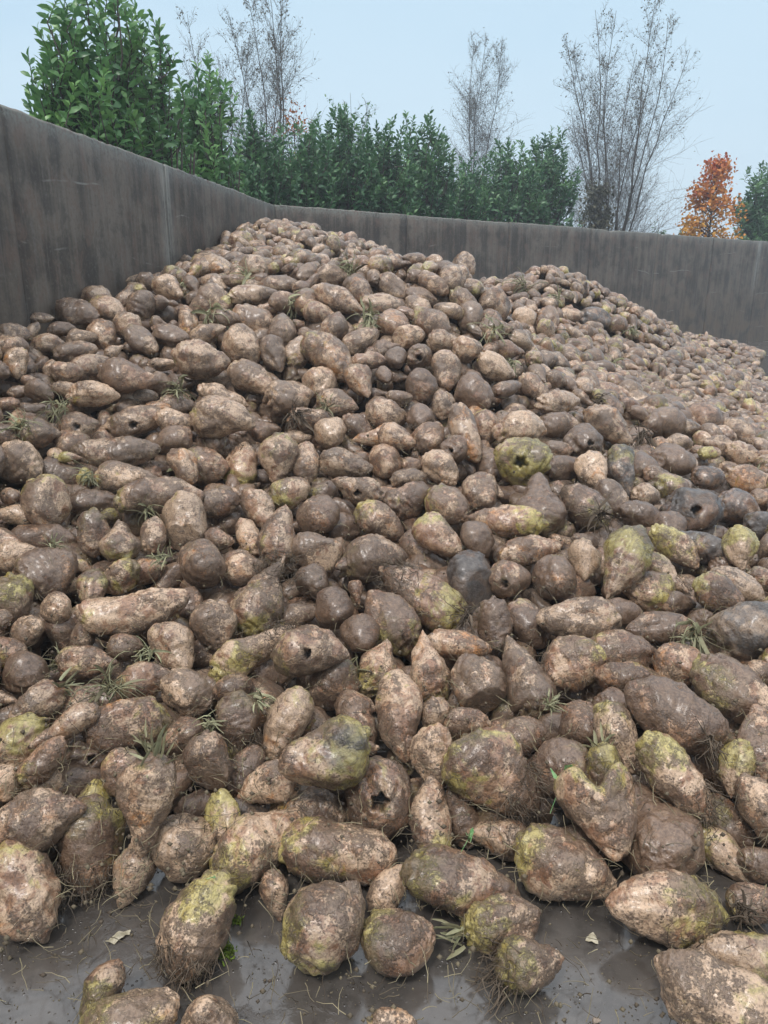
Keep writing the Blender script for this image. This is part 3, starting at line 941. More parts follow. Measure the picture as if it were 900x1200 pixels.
def seg_dist(p1, d1, h1, p2, d2, h2):
    r_ = p1 - p2; b_ = d1 @ d2; c_ = d1 @ r_; f_ = d2 @ r_; den = 1 - b_ * b_
    s = 0.0 if den < 1e-6 else max(-h1, min(h1, (b_ * f_ - c_) / den))
    t = max(-h2, min(h2, b_ * s + f_)); s = max(-h1, min(h1, b_ * t - c_))
    return (p1 + d1 * s) - (p2 + d2 * t)
for r in rows:
    r['d'] = ray(np.array(r['x']), np.array(r['y'])); r['t0'] = r['t']
    r['rank'] = (1 if 'f' in r['fl'] else (-1 if 'b' in r['fl'] else 0)) * 110 + r['y']
pairs = [(p, q) if p['rank'] > q['rank'] else (q, p) for i_, p in enumerate(rows) for q in rows[i_ + 1:] if math.hypot(p['x'] - q['x'], p['y'] - q['y']) < (p['L'] + q['L']) * .55]
for it in range(50):
    mv = 0
    for p, q in pairs:                      # p lies in front of q
        kp, kq = p['t'] / p['t0'], q['t'] / q['t0']
        P1, P2 = CAM + p['d'] * p['t'], CAM + q['d'] * q['t']
        r1, r2 = p['Ww'] * kp / 2, q['Ww'] * kq / 2
        v_ = seg_dist(P1, p['ax'], max(0, p['Lw'] * kp / 2 - r1 * .9), P2, q['ax'], max(0, q['Lw'] * kq / 2 - r2 * .9))
        gap = np.linalg.norm(v_) - (r1 + r2) * .84
        if gap < 0:
            s_ = min(.02, -gap * .5)
            lim = .75
            if q['t'] < q['t0'] + q['Ww'] * lim + .02: q['t'] += s_ * .6
            if p['t'] > p['t0'] - p['Ww'] * lim * .8: p['t'] -= s_ * .4
            mv += 1
    for r in rows:
        rad = r['Ww'] / 2
        if r['d'][2] < 0: r['t'] = min(r['t'], (EYE - rad * .9) / -r['d'][2])
        for _ in range(10):
            P = CAM + r['d'] * r['t']
            if in_bunker(P[0], P[1], rad * .8): break
            r['t'] -= .02
print('still touching', mv, 'of', len(pairs))
for r in rows:
    k_ = r['t'] / r['t0']; r['Lw'] *= k_; r['Ww'] *= k_; r['P'] = CAM + r['d'] * r['t']
N_OWN = 300
own = rows[:N_OWN]; rest_rows = rows[N_OWN:]


def attrs_for(V, sv, W, rng, mud, green, pale, orange=0, dark=0):
    off = rng.uniform(-40, 40, 3)
    bc = V + off
    n = len(V)
    bp = np.empty((n, 4)); bp[:, 0] = mud; bp[:, 1] = green; bp[:, 2] = pale; bp[:, 3] = sv
    bq = np.empty((n, 4)); bq[:, 0] = orange; bq[:, 1] = dark; bq[:, 2] = rng.uniform(.1, .9); bq[:, 3] = 1
    return bc, bp, bq


def place_beet(r):
    rng = r['rng']; fl = r['fl']
    big = r['L']
    nx, nk = (84, 72) if big > 84 else ((60, 52) if big > 50 else (40, 36))
    L, W = r['Lw'], r['Ww']
    V, Q, T, sv, nrm = beet_local(L, W, r['ty'], rng, nx, nk)
    roll = rng.uniform(0, 6.28)
    Rm = frame(r['ax'], roll)
    if r['ty'] == 'h':                     # show the notch
        c = np.cross(r['ax'], -ray(np.array(r['x']), np.array(r['y']))); c /= np.linalg.norm(c)
        Rm = np.stack([r['ax'], c, np.cross(r['ax'], c)], 1)
    Vw = V @ Rm.T
    view = -ray(np.array(r['x']), np.array(r['y'])); view /= np.linalg.norm(view)
    rt = np.cross(view, [0, 0, 1.0]); rt /= np.linalg.norm(rt); up = np.cross(rt, view)
    dark_hole = np.zeros(len(V))
    if 'H' in fl:
        hx, hy = rng.uniform(-.28, .28), rng.uniform(-.3, .1)
        hd = view + rt * -hx + up * hy; hd /= np.linalg.norm(hd)
        depthc = Vw @ hd; rad = W * rng.uniform(.06, .09)
        lat = Vw - depthc[:, None] * hd
        a1 = np.arctan2(lat @ rt, lat @ up)
        rl = np.linalg.norm(lat, axis=1) / (rad * (1 + .24 * np.sin(a1 * 5 + rng.uniform(0, 6)) + .12 * np.sin(a1 * 2 + rng.uniform(0, 6))))
        m = (depthc > 0) * np.clip(1.25 - rl, 0, 1)
        Vw = Vw - hd * (np.clip(m * 2.4, 0, 1) * W * .30)[:, None]
        dark_hole = np.clip(m * 2.5, 0, 1)
    if r['ty'] == 'k':
        cd = view * .75 + up * rng.uniform(-1.0, .2) + rt * rng.uniform(-.7, .7); cd /= np.linalg.norm(cd)
        lim = W * .36
        ex = Vw @ cd - lim
        Vw = Vw - cd * (np.clip(ex, 0, None) * .88)[:, None]
    P = r['P']; dv_ = ray(np.array(r['x']), np.array(r['y']))
    mnz = Vw[:, 2].min()
    if P[2] + mnz < .002 or (r['y'] > 985 and 'b' not in fl and P[2] < .2):
        t2 = (EYE + mnz - .001) / -dv_[2]
        for _ in range(4):
            s_ = t2 / r['t']; t2 = (EYE + mnz * s_ - .001) / -dv_[2]
        s_ = t2 / r['t']; Vw = Vw * s_; V = V * s_; P = CAM + dv_ * t2; r['P'] = P; r['t'] = t2
    bc, bp, bq = attrs_for(V, sv, W, rng, min(1, max(0, r['mud'] - .07 + rng.uniform(-.08, .08))), r['green'] + (.06 if r['green'] else .02) + rng.uniform(0, .16), r['pale'] + rng.uniform(-.1, .1),
                           .75 if 'O' in fl else rng.uniform(0, .45), .9 if 'D' in fl and 'D2' not in fl else 0)
    bq[:, 1] = np.maximum(bq[:, 1], dark_hole * 1.1)
    if 'D2' in fl:
        cc = view * .8 - rt * -.45 * -1 + up * .1; cc /= np.linalg.norm(cc)
        dd = (Vw / (np.linalg.norm(Vw, axis=1)[:, None] + 1e-9)) @ cc
        bq[:, 1] = np.clip((dd - .8) * 7, 0, .85)
        bp[:, 0] = np.where(dd > .8, .3, bp[:, 0])
    o = mesh_obj('sugar_beet', Vw + P, Q, M['beet'], None, True,
                 {'bc': ('FLOAT_VECTOR', bc), 'bp': ('FLOAT_COLOR', bp), 'bq': ('FLOAT_COLOR', bq)}, P, T)
    r['obj'] = o
    # parts: root hairs, leaf stalks
    ax = r['ax']
    side = np.cross(ax, view)
    if 'R' in fl or 'X' in fl:
        mb = MB(); n = 90 if 'X' in fl else (150 if big > 80 else 60)
        end = 1 if 'R' in fl else -1
        for _ in range(n):
            # start on the skin near the tip, facing the viewer's half
            if 'X' in fl: q0 = -L * .42 * ax + rng.normal(size=3) * W * .20
            else:
                u = rng.uniform(.16, .50); ph = rng.uniform(-1.7, 1.7)
                prof = W * .5 * math.sqrt(max(.03, 1 - (u / .52) ** 2.0))
                q0 = ax * L * u + (view * math.cos(ph) + side / np.linalg.norm(side) * math.sin(ph)) * prof * .92
            dirn = (ax * end * rng.uniform(.3, 1.2) + rng.normal(size=3) * .45 + np.array([0, 0, -.55]) + view * .15)
            dirn /= np.linalg.norm(dirn)
            ln = W * (rng.uniform(.35, .85) if 'X' in fl else rng.uniform(.10, .36))
            k = 6; P_ = [q0]; dcur = dirn
            for i in range(k):
                dcur = dcur + rng.normal(size=3) * .28; dcur /= np.linalg.norm(dcur)
                P_.append(P_[-1] + dcur * ln / k)
            P_ = np.array(P_) + P
            P_[:, 2] = np.maximum(P_[:, 2], .003)
            r0 = rng.uniform(.0010, .0019) if 'X' not in fl else rng.uniform(.0012, .0026)
            mb.tube(P_, np.linspace(r0, r0 * .3, k + 1), 4, rng.uniform(0, 1))
        mb.build('root_hairs' if 'X' not in fl else 'dried_stalks', M['root'], o, P)
    if 'T' in fl:
        mb = MB(); n = 16 if big > 55 else 10
        c0 = -ax * L * .46
        for _ in range(n):
            q0 = c0 + rng.normal(size=3) * W * .10
            dirn = -ax * .8 + rng.normal(size=3) * .55 + view * .35 + up * .25; dirn /= np.linalg.norm(dirn)
            ln = W * rng.uniform(.3, .75); k = 5; dc = dirn; P_ = [q0]
            for i in range(k):
                dc = dc + rng.normal(size=3) * .10 + np.array([0, 0, -.10]); dc /= np.linalg.norm(dc); P_.append(P_[-1] + dc * ln / k)
            w = W * rng.uniform(.018, .05) * np.array([.8, 1, 1.1, 1, .7, .15])
            mb.strip(np.array(P_) + P, w, rng.normal(size=3), rng.uniform(0, 1), .4)
        mb.build('leaf_stalks', M['stalk'], o, P)
    return o


for r in own:
    place_beet(r)

# ------------------------------------------------------------------ labels: each says which beet it is
def article_free(r):
    m, g, p = r['mud'], r['green'], r['pale']; fl = r['fl']
    if 'D' in fl: col = 'blackish'
    elif 'O' in fl: col = 'orange-brown'
    elif g >= .5: col = 'green-patched'
    elif m >= .8: col = 'mud-caked'
    elif p >= .7: col = 'pale'
    elif m >= .65: col = 'dark muddy'
    else: col = 'brown'
    sh = {'o': 'oval' if r['L'] < 1.55 * r['W'] else 'long', 't': 'pointed', 'r': 'round', 'p': 'pear-shaped', 'g': 'long', 'k': 'blocky', 'h': 'heart-shaped'}[r['ty']]
    sz = 'large ' if r['L'] * r['W'] > 5200 else ('small ' if r['L'] * r['W'] < 1100 else '')
    hid = 'half-hidden ' if 'b' in fl else ''
    return f'{hid}{sz}{col} {sh} beet'.strip()


LM = [  # landmark, phrase
 ('heart-shaped', 'the heart-shaped beet'), ('brown beet with star', 'the star-holed beet'), ('large lime-topped beet with dark', 'the purple-bruised lime beet'),
 ('beet with bright yellow-green cap', 'the bright yellow-green capped beet'), ('black beet with', 'the black holed beet'), ('smooth charcoal', 'the charcoal cobble-like beet'),
 ('big grey-black', 'the big grey-black beet'), ('green-crowned beet', 'the green-crowned beet'), ('dark wrinkled', 'the dark wrinkled beet'),
 ('hollow-mouthed', 'the hollow-mouthed round beet'), ('pear-shaped beet', 'the leafy pear-shaped beet'), ('long smooth dark', 'the long smooth dark beet'),
 ('cracked beet', 'the cracked white-fleshed beet'), ('long pinkish beet with grey', 'the grey-capped long pink beet'), ('upward pointing', 'the hairy-footed upward beet'),
 ('beet with small round hole', 'the small-holed folded beet'), ('beet with dark flat-cut', 'the flat-cut beet'), ('block-like pale', 'the block-like pale beet'),
 ('large hollow beet', 'the large hollow beet'), ('beet with gaping', 'the gaping-mouthed beet'), ('long dark arched', 'the long arched beet'), ('round orange-brown', 'the round orange-brown beet'),
 ('pale orange cut', 'the orange beet by left wall'), ('big dark chocolate', 'the chocolate-brown beet'),
 ('large fawn egg', 'the large fawn beet'), ('large orange-tinged beet high', 'the orange-tinged beet high up'), ('beet showing a ringed', 'the ring-crowned beet'),
 ('lumpy pale blocky', 'the lumpy blocky beet'), ('upright beet with grooved', 'the grooved upright beet'), ('orange-green lemon', 'the orange-green lemon-shaped beet'),
 ('big tangle', 'the beet with tangled stalks'), ('upright beet with pointed', 'the upright pointed beet'), ('plump beet leaning down', 'the plump leaning beet'),
 ('cream beet with lime cap', 'the upright cream-and-lime beet'), ('large round dark', 'the large round dark beet'), ('smooth dark cigar', 'the cigar-shaped beet near the crest'),
 ('greenish pitted beet', 'the greenish beet touching the wall'), ('fat rust-brown', 'the fat rust-brown beet'), ('dull muddy beet', 'the dented muddy beet'), ('solitary', 'the solitary crest beet'),
 ('long pale beet on the crest', 'the long pale crest beet'), ('beet with bitten', 'the bitten-ended beet'),
 ('narrow pinkish', 'the narrow pinkish beet'), ('beet with a thick beard', 'the thick-bearded beet'), ('long beet with pale pecks', 'the pecked lime-striped beet'),
]
lms = []
for key, ph in LM:
    for r in own:
        if r['lab'] and key in r['lab']: lms.append((r, ph)); break
    else: print('landmark missing', key)
# things asked of the same landmark and octant are ranked by distance
DIRN = ['right of', 'up and right of', 'directly above', 'up and left of', 'left of', 'down and left of', 'directly below', 'down and right of']
ORD = ['nearest', 'second', 'third', 'fourth', 'fifth', 'sixth', 'seventh', 'eighth']
def octant(r, q): return int(round(math.degrees(math.atan2(q['y'] - r['y'], r['x'] - q['x'])) / 45)) % 8
def dist(r, q): return math.hypot(r['x'] - q['x'], r['y'] - q['y'])
used = set()
for r in own:
    if r['lab'] and (len(r['lab'].split()) > 7 or any(r is l[0] for l in lms) and len(r['lab'].split()) > 4):
        w = r['lab']; assert w not in used, w
        used.add(w); txt = w
    else:
        q, ph = min((l for l in lms if l[0] is not r), key=lambda l: dist(r, l[0]))
        oc = octant(r, q)
        rank = sum(1 for z in own if z is not q and z is not r and octant(z, q) == oc and dist(z, q) < dist(r, q))
        desc = r['lab'] or article_free(r)
        txt = f"{desc}, {ORD[min(rank, 7)]} {DIRN[oc]} {ph}"
        if len(txt.split()) > 16: txt = txt.replace('half-hidden ', '', 1)
        if txt in used: print('dup label', txt)
        used.add(txt)
    tag(r['obj'], txt, 'sugar beet', 'sugar beets in the heap')
    nw = len(txt.split())
    if nw > 16 or nw < 5: print('label words', nw, txt)

# ------------------------------------------------------------------ the rest of the heap
def base_variants(n, nx, nk, seed):
    out = []
    for i in range(n):
        rng = np.random.default_rng(seed + i)
        ty = rng.choice(list('ooottttrggpp'))
        L = 1.0; W = {'o': .66, 't': .58, 'r': .88, 'g': .50, 'k': .7, 'p': .6}[ty] * rng.uniform(.9, 1.1)
        V, Q, T, sv, nrm = beet_local(L, W, ty, rng, nx, nk)
        out.append((V, Q, T, sv))
    return out
hi_v = base_variants(46, 40, 34, 900); mid_v = base_variants(40, 24, 20, 2000); lo_v = base_variants(36, 15, 12, 3000)

def cell_sample(x0, x1, y0, y1, sp, rng):
    nx_, ny_ = int((x1 - x0) / sp), int((y1 - y0) / sp)
    gx, gy = np.meshgrid(np.arange(nx_), np.arange(ny_))
    x = x0 + (gx + .5 * (gy % 2) + rng.uniform(-.3, .3, gx.shape)) * sp
    y = y0 + (gy + rng.uniform(-.3, .3, gx.shape)) * sp * .92
    return x.ravel(), y.ravel()

occ = []   # rasterised catalogue, so the free heap fills only its gaps
OW, OH = 450, 600
own_mask = np.zeros((OH, OW), bool)
yy, xx = np.mgrid[0:OH, 0:OW]
for r in rows:
    a = math.radians(r['a']); dx = xx * 2 - r['x']; dy = -(yy * 2 - r['y'])
    u = dx * math.cos(a) + dy * math.sin(a); w = -dx * math.sin(a) + dy * math.cos(a)
    own_mask |= (u / (r['L'] * .46)) ** 2 + (w / (r['W'] * .46)) ** 2 < 1

VV, QQ, TT, BC, BP, BQ = [], [], [], [], [], []; base = 0; nb = 0
def add_rest(P, L, ax, roll, rng, lod, mud, green, pale, orange=0, dark=0, aspect=1):
    global base, nb
    lib = (lo_v, mid_v, hi_v)[lod]
    V, Q, T, sv = lib[rng.integers(len(lib))]
    V = V * L * np.array([1, aspect, aspect])
    Vw = V @ frame(ax, roll).T + P
    if Vw[:, 2].min() < 0: Vw[:, 2] += .002 - Vw[:, 2].min()
    bc, bp, bq = attrs_for(V, sv, .1, rng, mud, green, pale, orange, dark)
    VV.append(Vw); QQ.append(Q + base); TT.append(T + base); BC.append(bc); BP.append(bp); BQ.append(bq)
    base += len(V); nb += 1

for r in rest_rows:
    rng = r['rng']
    add_rest(r['P'], r['Lw'], r['ax'], rng.uniform(0, 6), rng, 2, r['mud'], r['green'], r['pale'], .8 if 'O' in r['fl'] else 0, .8 if 'D' in r['fl'] else 0)

rng = np.random.default_rng(77)
ownP = np.array([r['P'] for r in rows]); ownR = np.array([(r['Lw'] + r['Ww']) / 4 for r in rows])
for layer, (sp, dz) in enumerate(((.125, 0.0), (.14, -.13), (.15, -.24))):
    x, y = cell_sample(-3.2, 9.6, 1.3, 20.5, sp, rng)
    h = hsurf(x, y)
    keep = in_bunker(x, y, .09) & (h > .0) & on_heap(x, y)
    x, y, h = x[keep], y[keep], h[keep]
    z = h + dz + rng.uniform(-.035, .035, len(x))
    z = np.where((layer == 1) & (z < .07) & (h > .10), .065, z)
    keep = z > .02
    x, y, z = x[keep], y[keep], z[keep]
    P = np.stack([x, y, z], 1); px, py, pt = proj(P)
    inside = (px > -260) & (px < 1160) & (py < 1350)
    far = pt > 6.6
    if layer > 0: inside &= (pt < (8.0 if layer == 1 else 5.0))
    P, px, py, pt = P[inside], px[inside], py[inside], pt[inside]
    nn = heap_normal(P[:, 0], P[:, 1])
    for i in range(len(P)):
        L = float(np.clip(rng.normal(.205 if pt[i] < 6.5 else .182, .045), .10, .30))
        ix, iy = int(px[i] / 2), int(py[i] / 2)
        vis = 0 <= ix < OW and 0 <= iy < OH
        D = np.linalg.norm(ownP - P[i], axis=1)
        if layer == 0:
            if (D < ownR + L * .22).any():
                continue
            if vis and pt[i] < 6.3 and own_mask[iy, ix]: continue
            if vis and pt[i] < 5.4:       # small ones down in the gaps
                L = min(L, .14); P[i] -= nn[i] * .075
            if P[i][2] < .09 and vis and py[i] > 985: continue
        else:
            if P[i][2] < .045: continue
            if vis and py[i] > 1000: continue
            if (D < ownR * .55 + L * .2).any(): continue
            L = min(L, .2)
        n = nn[i]
        v = rng.normal(size=3); v -= n * (v @ n) * rng.uniform(.45, 1); v /= np.linalg.norm(v)
        lod = 2 if pt[i] < 6 else (1 if pt[i] < 11 else 0)
        g = rng.uniform(0, 1)
        rt_ = min(1, max(0, (P[i][0] - .6) / 1.6)) if layer == 0 else 0
        mud_shade = float(np.clip(rng.normal((.52 + .06 * rt_) if layer == 0 else .85, .16), .2, 1))  # deeper layers muddier: the darker coat also stands in for shade between beets
        # the heap is a little greyer and greener out on the right
        add_rest(P[i], L, v, rng.uniform(0, 6.28), rng, lod, mud_shade, 0 if g < .40 - .2 * rt_ else rng.uniform(.2, .65) * (1 if g < .96 else 1.4),
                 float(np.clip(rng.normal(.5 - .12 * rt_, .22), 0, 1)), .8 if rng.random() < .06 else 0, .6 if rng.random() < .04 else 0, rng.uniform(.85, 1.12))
print('rest beets', nb, 'verts', base)
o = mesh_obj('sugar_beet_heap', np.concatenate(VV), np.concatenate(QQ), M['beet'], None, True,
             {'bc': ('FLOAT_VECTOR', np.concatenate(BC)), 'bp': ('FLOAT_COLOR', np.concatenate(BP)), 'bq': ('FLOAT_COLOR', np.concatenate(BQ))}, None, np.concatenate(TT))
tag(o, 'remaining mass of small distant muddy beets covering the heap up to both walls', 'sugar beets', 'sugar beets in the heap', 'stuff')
del VV, QQ, TT, BC, BP, BQ
# dark fill added under the beets; its near-black colour plays the gap shade
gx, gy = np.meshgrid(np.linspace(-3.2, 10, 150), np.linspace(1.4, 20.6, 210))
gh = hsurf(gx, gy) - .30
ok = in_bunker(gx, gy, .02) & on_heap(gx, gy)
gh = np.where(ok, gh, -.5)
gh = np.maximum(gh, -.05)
Vg = np.stack([gx, gy, gh], -1).reshape(-1, 3)
i = np.arange(209)[:, None] * 150; j = np.arange(149)[None]
Qg = np.stack([i + j, i + j + 1, i + 150 + j + 1, i + 150 + j], -1).reshape(-1, 4)
kz = (Vg[Qg][:, :, 2].max(1) > -.04)
o = mesh_obj('shade_fill', Vg, Qg[kz], M['shade_fill'], None)
tag(o, 'dark fill added beneath the beets, its colour standing for shade in the gaps', 'shade_fill', None, 'stuff')

# ------------------------------------------------------------------ leaf tufts lying on the heap
TUFTS = [  # x, y, size px, green, where
 (28,500,40,.9,'bright green leaf tuft near the left wall, above the flat-cut beet'),
 (70,480,38,.75,'pale stringy leaf tuft over the small holed beet near left wall'),
 (207,457,34,.8,'small green leaf rosette on the mid-left slope'),
 (247,368,38,.9,'spiky pale green tuft high by the left wall'),
 (340,352,34,.9,'green grass-like tuft just under the crest'),
 (432,372,36,.7,'dark green stalk spray high in the middle of the heap'),
 (172,765,36,.9,'yellow-green leaf bundle above the long brown beet at left'),
 (128,806,60,.45,'broad spray of brown stalks across the left foreground'),
 (300,818,34,.7,'curled yellow stalk tuft above the pinkish beet'),
 (245,848,30,.7,'thin green stalks beside the shaggy beet'),
 (810,742,60,.45,'large withered leaf rosette above the round orange-brown beet'),
 (104,556,28,.7,'star of pale stalks left of the sharp-tipped beet'),
 (172,598,30,.6,'fine crossing stalks in front of the arched beet'),
 (192,655,28,.7,'two crossing grass blades below the block-like pale beet'),
 (643,828,30,.7,'short green stalks right of the tall faceted beet'),
 (700,606,44,.25,'brown root and stalk clump under the drooping beet'),
 (545,722,36,.3,'brown root clump beside the bristled beet'),
 (755,508,40,.35,'brown stalk tuft on the right slope above the cylinder-like beet'),
 (575,388,38,.8,'green leaf spray behind the crest at centre right'),
 (660,397,36,.6,'dull green weeds on the right slope'),
 (600,425,22,.8,'little pale leaf tuft right of centre slope'),
 (722,433,30,.85,'bright green blades far up the right slope'),
 (345,487,42,.4,'straw-coloured stalk tangle over the wide faceted beet'),
 (518,292,22,.7,'few pale blades sticking up on the crest'),
 (412,318,32,.6,'dry pale tuft in the upper middle near the far mound'),
 (290,325,34,.8,'dark green leaf scatter behind the left crest'),
 (872,1068,46,.15,'dark root mat between two beets at the right floor edge'),
 (836,872,40,.3,'dark rotting leaves in the gap below the long smooth dark beet'),
 (215,330,18,.6,'tiny pale tuft on the crest next to left wall'),
 (885,552,24,.5,'limp stalks near the rusty orange beet'),
 (380,18+460,26,.5,'thin stalk tuft at mid heap beside the round pale beet'),
 (62,640,24,.6,'short stalks over the fat rust-brown beet'),
 (612,338,30,.45,'dull stalk tangle on the secondary mound, right of the crest dip'),
 (652,352,24,.7,'green-grey tuft below the top of the secondary mound'),
 (738,388,20,.5,'small brown-green tuft on the far right slope below the back wall'),
 (790,470,26,.6,'thin green tuft among small beets above the little yellow-green capped beet'),
 (702,470,26,.3,'brown stalk tuft in the middle of the right slope'),
]
tt = cast([a[0] for a in TUFTS], [a[1] for a in TUFTS])
for (px, py, sz, g, lab), t in zip(TUFTS, tt):
    rng = np.random.default_rng(int(px * 3 + py))
    d = ray(np.array(float(px)), np.array(float(py))); t = t - .10; sz *= 1.25
    P = CAM + d * t; w = sz * t / F_PX
    mb = MB(); view = -d / np.linalg.norm(d)
    n = int(rng.integers(24, 38)) + (14 if sz > 50 else 0)
    main = rng.normal(size=3) * .5 + np.array([0, 0, .25])
    for _ in range(n):
        dirn = rng.normal(size=3) + main + view * .4; dirn /= np.linalg.norm(dirn)
        ln = w * rng.uniform(.28, .68); q = P + rng.normal(size=3) * w * .09; P_ = [q]; k = 6
        for i in range(k):
            dirn = dirn + rng.normal(size=3) * .16 + np.array([0, 0, -.16]); dirn /= np.linalg.norm(dirn); P_.append(P_[-1] + dirn * ln / k)
        a = np.clip(rng.normal(g, .3), 0, 1)
        if rng.random() < .55 + (1 - g) * .35:
            mb.tube(np.array(P_), np.linspace(.0024, .0010, k + 1) * max(1, t / 3.5), 4, a)
        else:
            mb.strip(np.array(P_), w * rng.uniform(.018, .045) * np.array([.6, .9, 1, 1, .9, .6, .1]), rng.normal(size=3), a, .4)
    o = mb.build('leaf_tuft', M['stalk'] if g > .4 else M['root'], None, P)
    tag(o, lab, 'leaf tuft', 'loose leaf and stalk tufts on the heap')

# straw, stalk bits and crumbs of earth over everything: nobody could count them
mb = MB(); rng = np.random.default_rng(5)
n = 6500
x = rng.uniform(-20, 920, n); y = 300 + rng.uniform(0, 1, n) ** .8 * 900
t = cast(x, y)
for i in range(n):
    d = ray(np.array(x[i]), np.array(y[i])); P = CAM + d * (t[i] - rng.uniform(.0, .09))
    if d[2] > -.02 or t[i] > 8: continue
    fl_ = P[2] < .05
    if fl_ and rng.random() < .965: continue
    if fl_: P = CAM + d * ((EYE - .004) / -d[2])
    if rng.random() < .62:
        ln = rng.uniform(.02, .085); k = 4; dirn = rng.normal(size=3)
        if fl_: dirn[2] *= .05
        dirn /= np.linalg.norm(dirn); P_ = [P]
        for _ in range(k):
            dirn = dirn + rng.normal(size=3) * (.25, .25, .0 if fl_ else .25); dirn /= np.linalg.norm(dirn); P_.append(P_[-1] + dirn * ln / k)
        mb.tube(np.array(P_), np.linspace(.0012, .0005, k + 1), 4, rng.uniform(0, 1) ** 1.5)
    else:
        s_ = rng.uniform(.0015, .009); V = np.array([[1,0,0],[-1,0,0],[0,1,0],[0,-1,0],[0,0,1],[0,0,-1.]]) * s_ * rng.uniform(.6, 1.3, (6, 3)) + P
        mb.add(V, None, [[0,2,4],[2,1,4],[1,3,4],[3,0,4],[2,0,5],[1,2,5],[3,1,5],[0,3,5]], rng.uniform(0, .35))
# crumbs on the floor
for _ in range(1500):
    px_, py_ = rng.uniform(-30, 930), rng.uniform(985, 1230)
    d = ray(np.array(px_), np.array(py_)); s_ = rng.uniform(.0006, .0024) * (1 if rng.random() < .93 else 2.2)
    P = CAM + d * ((EYE - s_ * .6) / -d[2])
    V = np.array([[1,0,0],[-1,0,0],[0,1,0],[0,-1,0],[0,0,1],[0,0,-1.]]) * s_ * rng.uniform(.6, 1.3, (6, 3)) + P
    mb.add(V, None, [[0,2,4],[2,1,4],[1,3,4],[3,0,4],[2,0,5],[1,2,5],[3,1,5],[0,3,5]], rng.uniform(0, .55))
o = mb.build('plant_debris', M['straw'], None, (0, 0, 0))
tag(o, 'scattered straw, root threads and crumbs of earth over beets and floor', 'debris', None, 'stuff')
HAZE = .0045
# ------------------------------------------------------------------ floor, ground, walls
def sheet(name, pts, z, mat, kind='structure'):
    V = [(x, y, z) for x, y in pts]
    o = mesh_obj(name, V, [list(range(4))], mat, None, False)
    tag(o, kind=kind); return o
# bunker floor follows the walls; rough grass beyond
din = (wc - wl0) / np.linalg.norm(wc - wl0); back_l = wl0 - din * 12
dr = (wr1 - wc) / np.linalg.norm(wr1 - wc); far_r = wr1 + dr * 14
sheet('grass_ground', [(-400, -400), (400, -400), (400, 500), (-400, 500)], -.012, M['grass'])
sheet('concrete_floor', [back_l + (0, -4), (30, -12), far_r, wc], 0.0, M['floor'])


def wall_run(name, p, q, label, thick=.16, seed=1, ext0=0, ext1=0):
    """cast panels 2.4 m wide standing side by side; top edge slightly uneven and chipped. Local x runs along the wall."""
    p = np.array(p, float); q = np.array(q, float); d = q - p; L = np.hypot(*d); u = d / L; n = np.array([-u[1], u[0]])   # n points outwards (left of travel)
    root = empty(name, (p[0], p[1], 0)); root.rotation_euler = (0, 0, math.atan2(u[1], u[0]))
    tag(root, label, 'wall', 'bunker walls round the heap')
    rng = np.random.default_rng(seed)
    x = 0.0; k = 0
    while x < L - .05:
        x1 = min(x + 2.4, L)
        nx_ = max(3, int((x1 - x) / .06)); xs = np.linspace(x + .002, x1 - .002, nx_)
        zt = WALL_H + rng.uniform(-.006, .006) + (rng.normal(size=nx_) * .003)
        ch = rng.uniform(0, 1) < .35
        if ch:
            c = rng.uniform(x + .1, x1 - .1); zt -= .035 * np.exp(-((xs - c) / rng.uniform(.05, .14)) ** 2)
        zs = [-.05, .6, 1.2, 1.8, 2.3]
        off = rng.uniform(-.002, .002)
        rowsV = []
        for z in zs: rowsV.append(np.stack([xs, np.full(nx_, off), np.full(nx_, z)], 1))
        rowsV.append(np.stack([xs, np.full(nx_, off), zt - .02], 1))
        rowsV.append(np.stack([xs, np.full(nx_, off + .015), zt], 1))
        rowsV.append(np.stack([xs, np.full(nx_, off + thick - .015), zt + .004], 1))
        rowsV.append(np.stack([xs, np.full(nx_, off + thick), zt - .02], 1))
        rowsV.append(np.stack([xs, np.full(nx_, off + thick), np.full(nx_, -.05)], 1))
        V = np.stack(rowsV, 0); nr = len(rowsV)
        i = np.arange(nr - 1)[:, None] * nx_; j = np.arange(nx_ - 1)[None]
        Q = np.stack([i + j, i + j + 1, i + nx_ + j + 1, i + nx_ + j], -1).reshape(-1, 4)
        me = mesh_obj('panel', V.reshape(-1, 3), Q, M['wall'], None, False)
        # end caps
        import bmesh
        bm = bmesh.new(); bm.from_mesh(me.data); bm.verts.ensure_lookup_table()
        for side_ in (0, nx_ - 1):
            try: bm.faces.new([bm.verts[r_ * nx_ + side_] for r_ in range(nr)])
            except Exception: pass
        bmesh.ops.recalc_face_normals(bm, faces=bm.faces); bm.to_mesh(me.data); bm.free()
        me.parent = root
        x = x1; k += 1
    # joint filler strip between panels, set back
    mb = MB()
    xx_ = 2.4
    while xx_ < L - .1:
        V = np.array([[xx_ - .02, .02, -.05], [xx_ + .02, .02, -.05], [xx_ + .02, thick - .02, -.05], [xx_ - .02, thick - .02, -.05]]); W = V + (0, 0, WALL_H + .02)
        W[:, 2] = WALL_H - .03
        mb.add(np.concatenate([V, W]), [[0,1,5,4],[1,2,6,5],[2,3,7,6],[3,0,4,7],[4,5,6,7]])
        xx_ += 2.4
    if mb.n:
        j_ = mb.build('joint_filler', M['joint'], None, (0, 0, 0), False); j_.parent = root
    return root

wall_run('side_wall', back_l, wc, 'tall dark weathered concrete wall running along the left of the heap', seed=4)
wall_run('back_wall', wc, far_r, 'long grey-brown streaked concrete wall closing off the far side of the heap', seed=9)

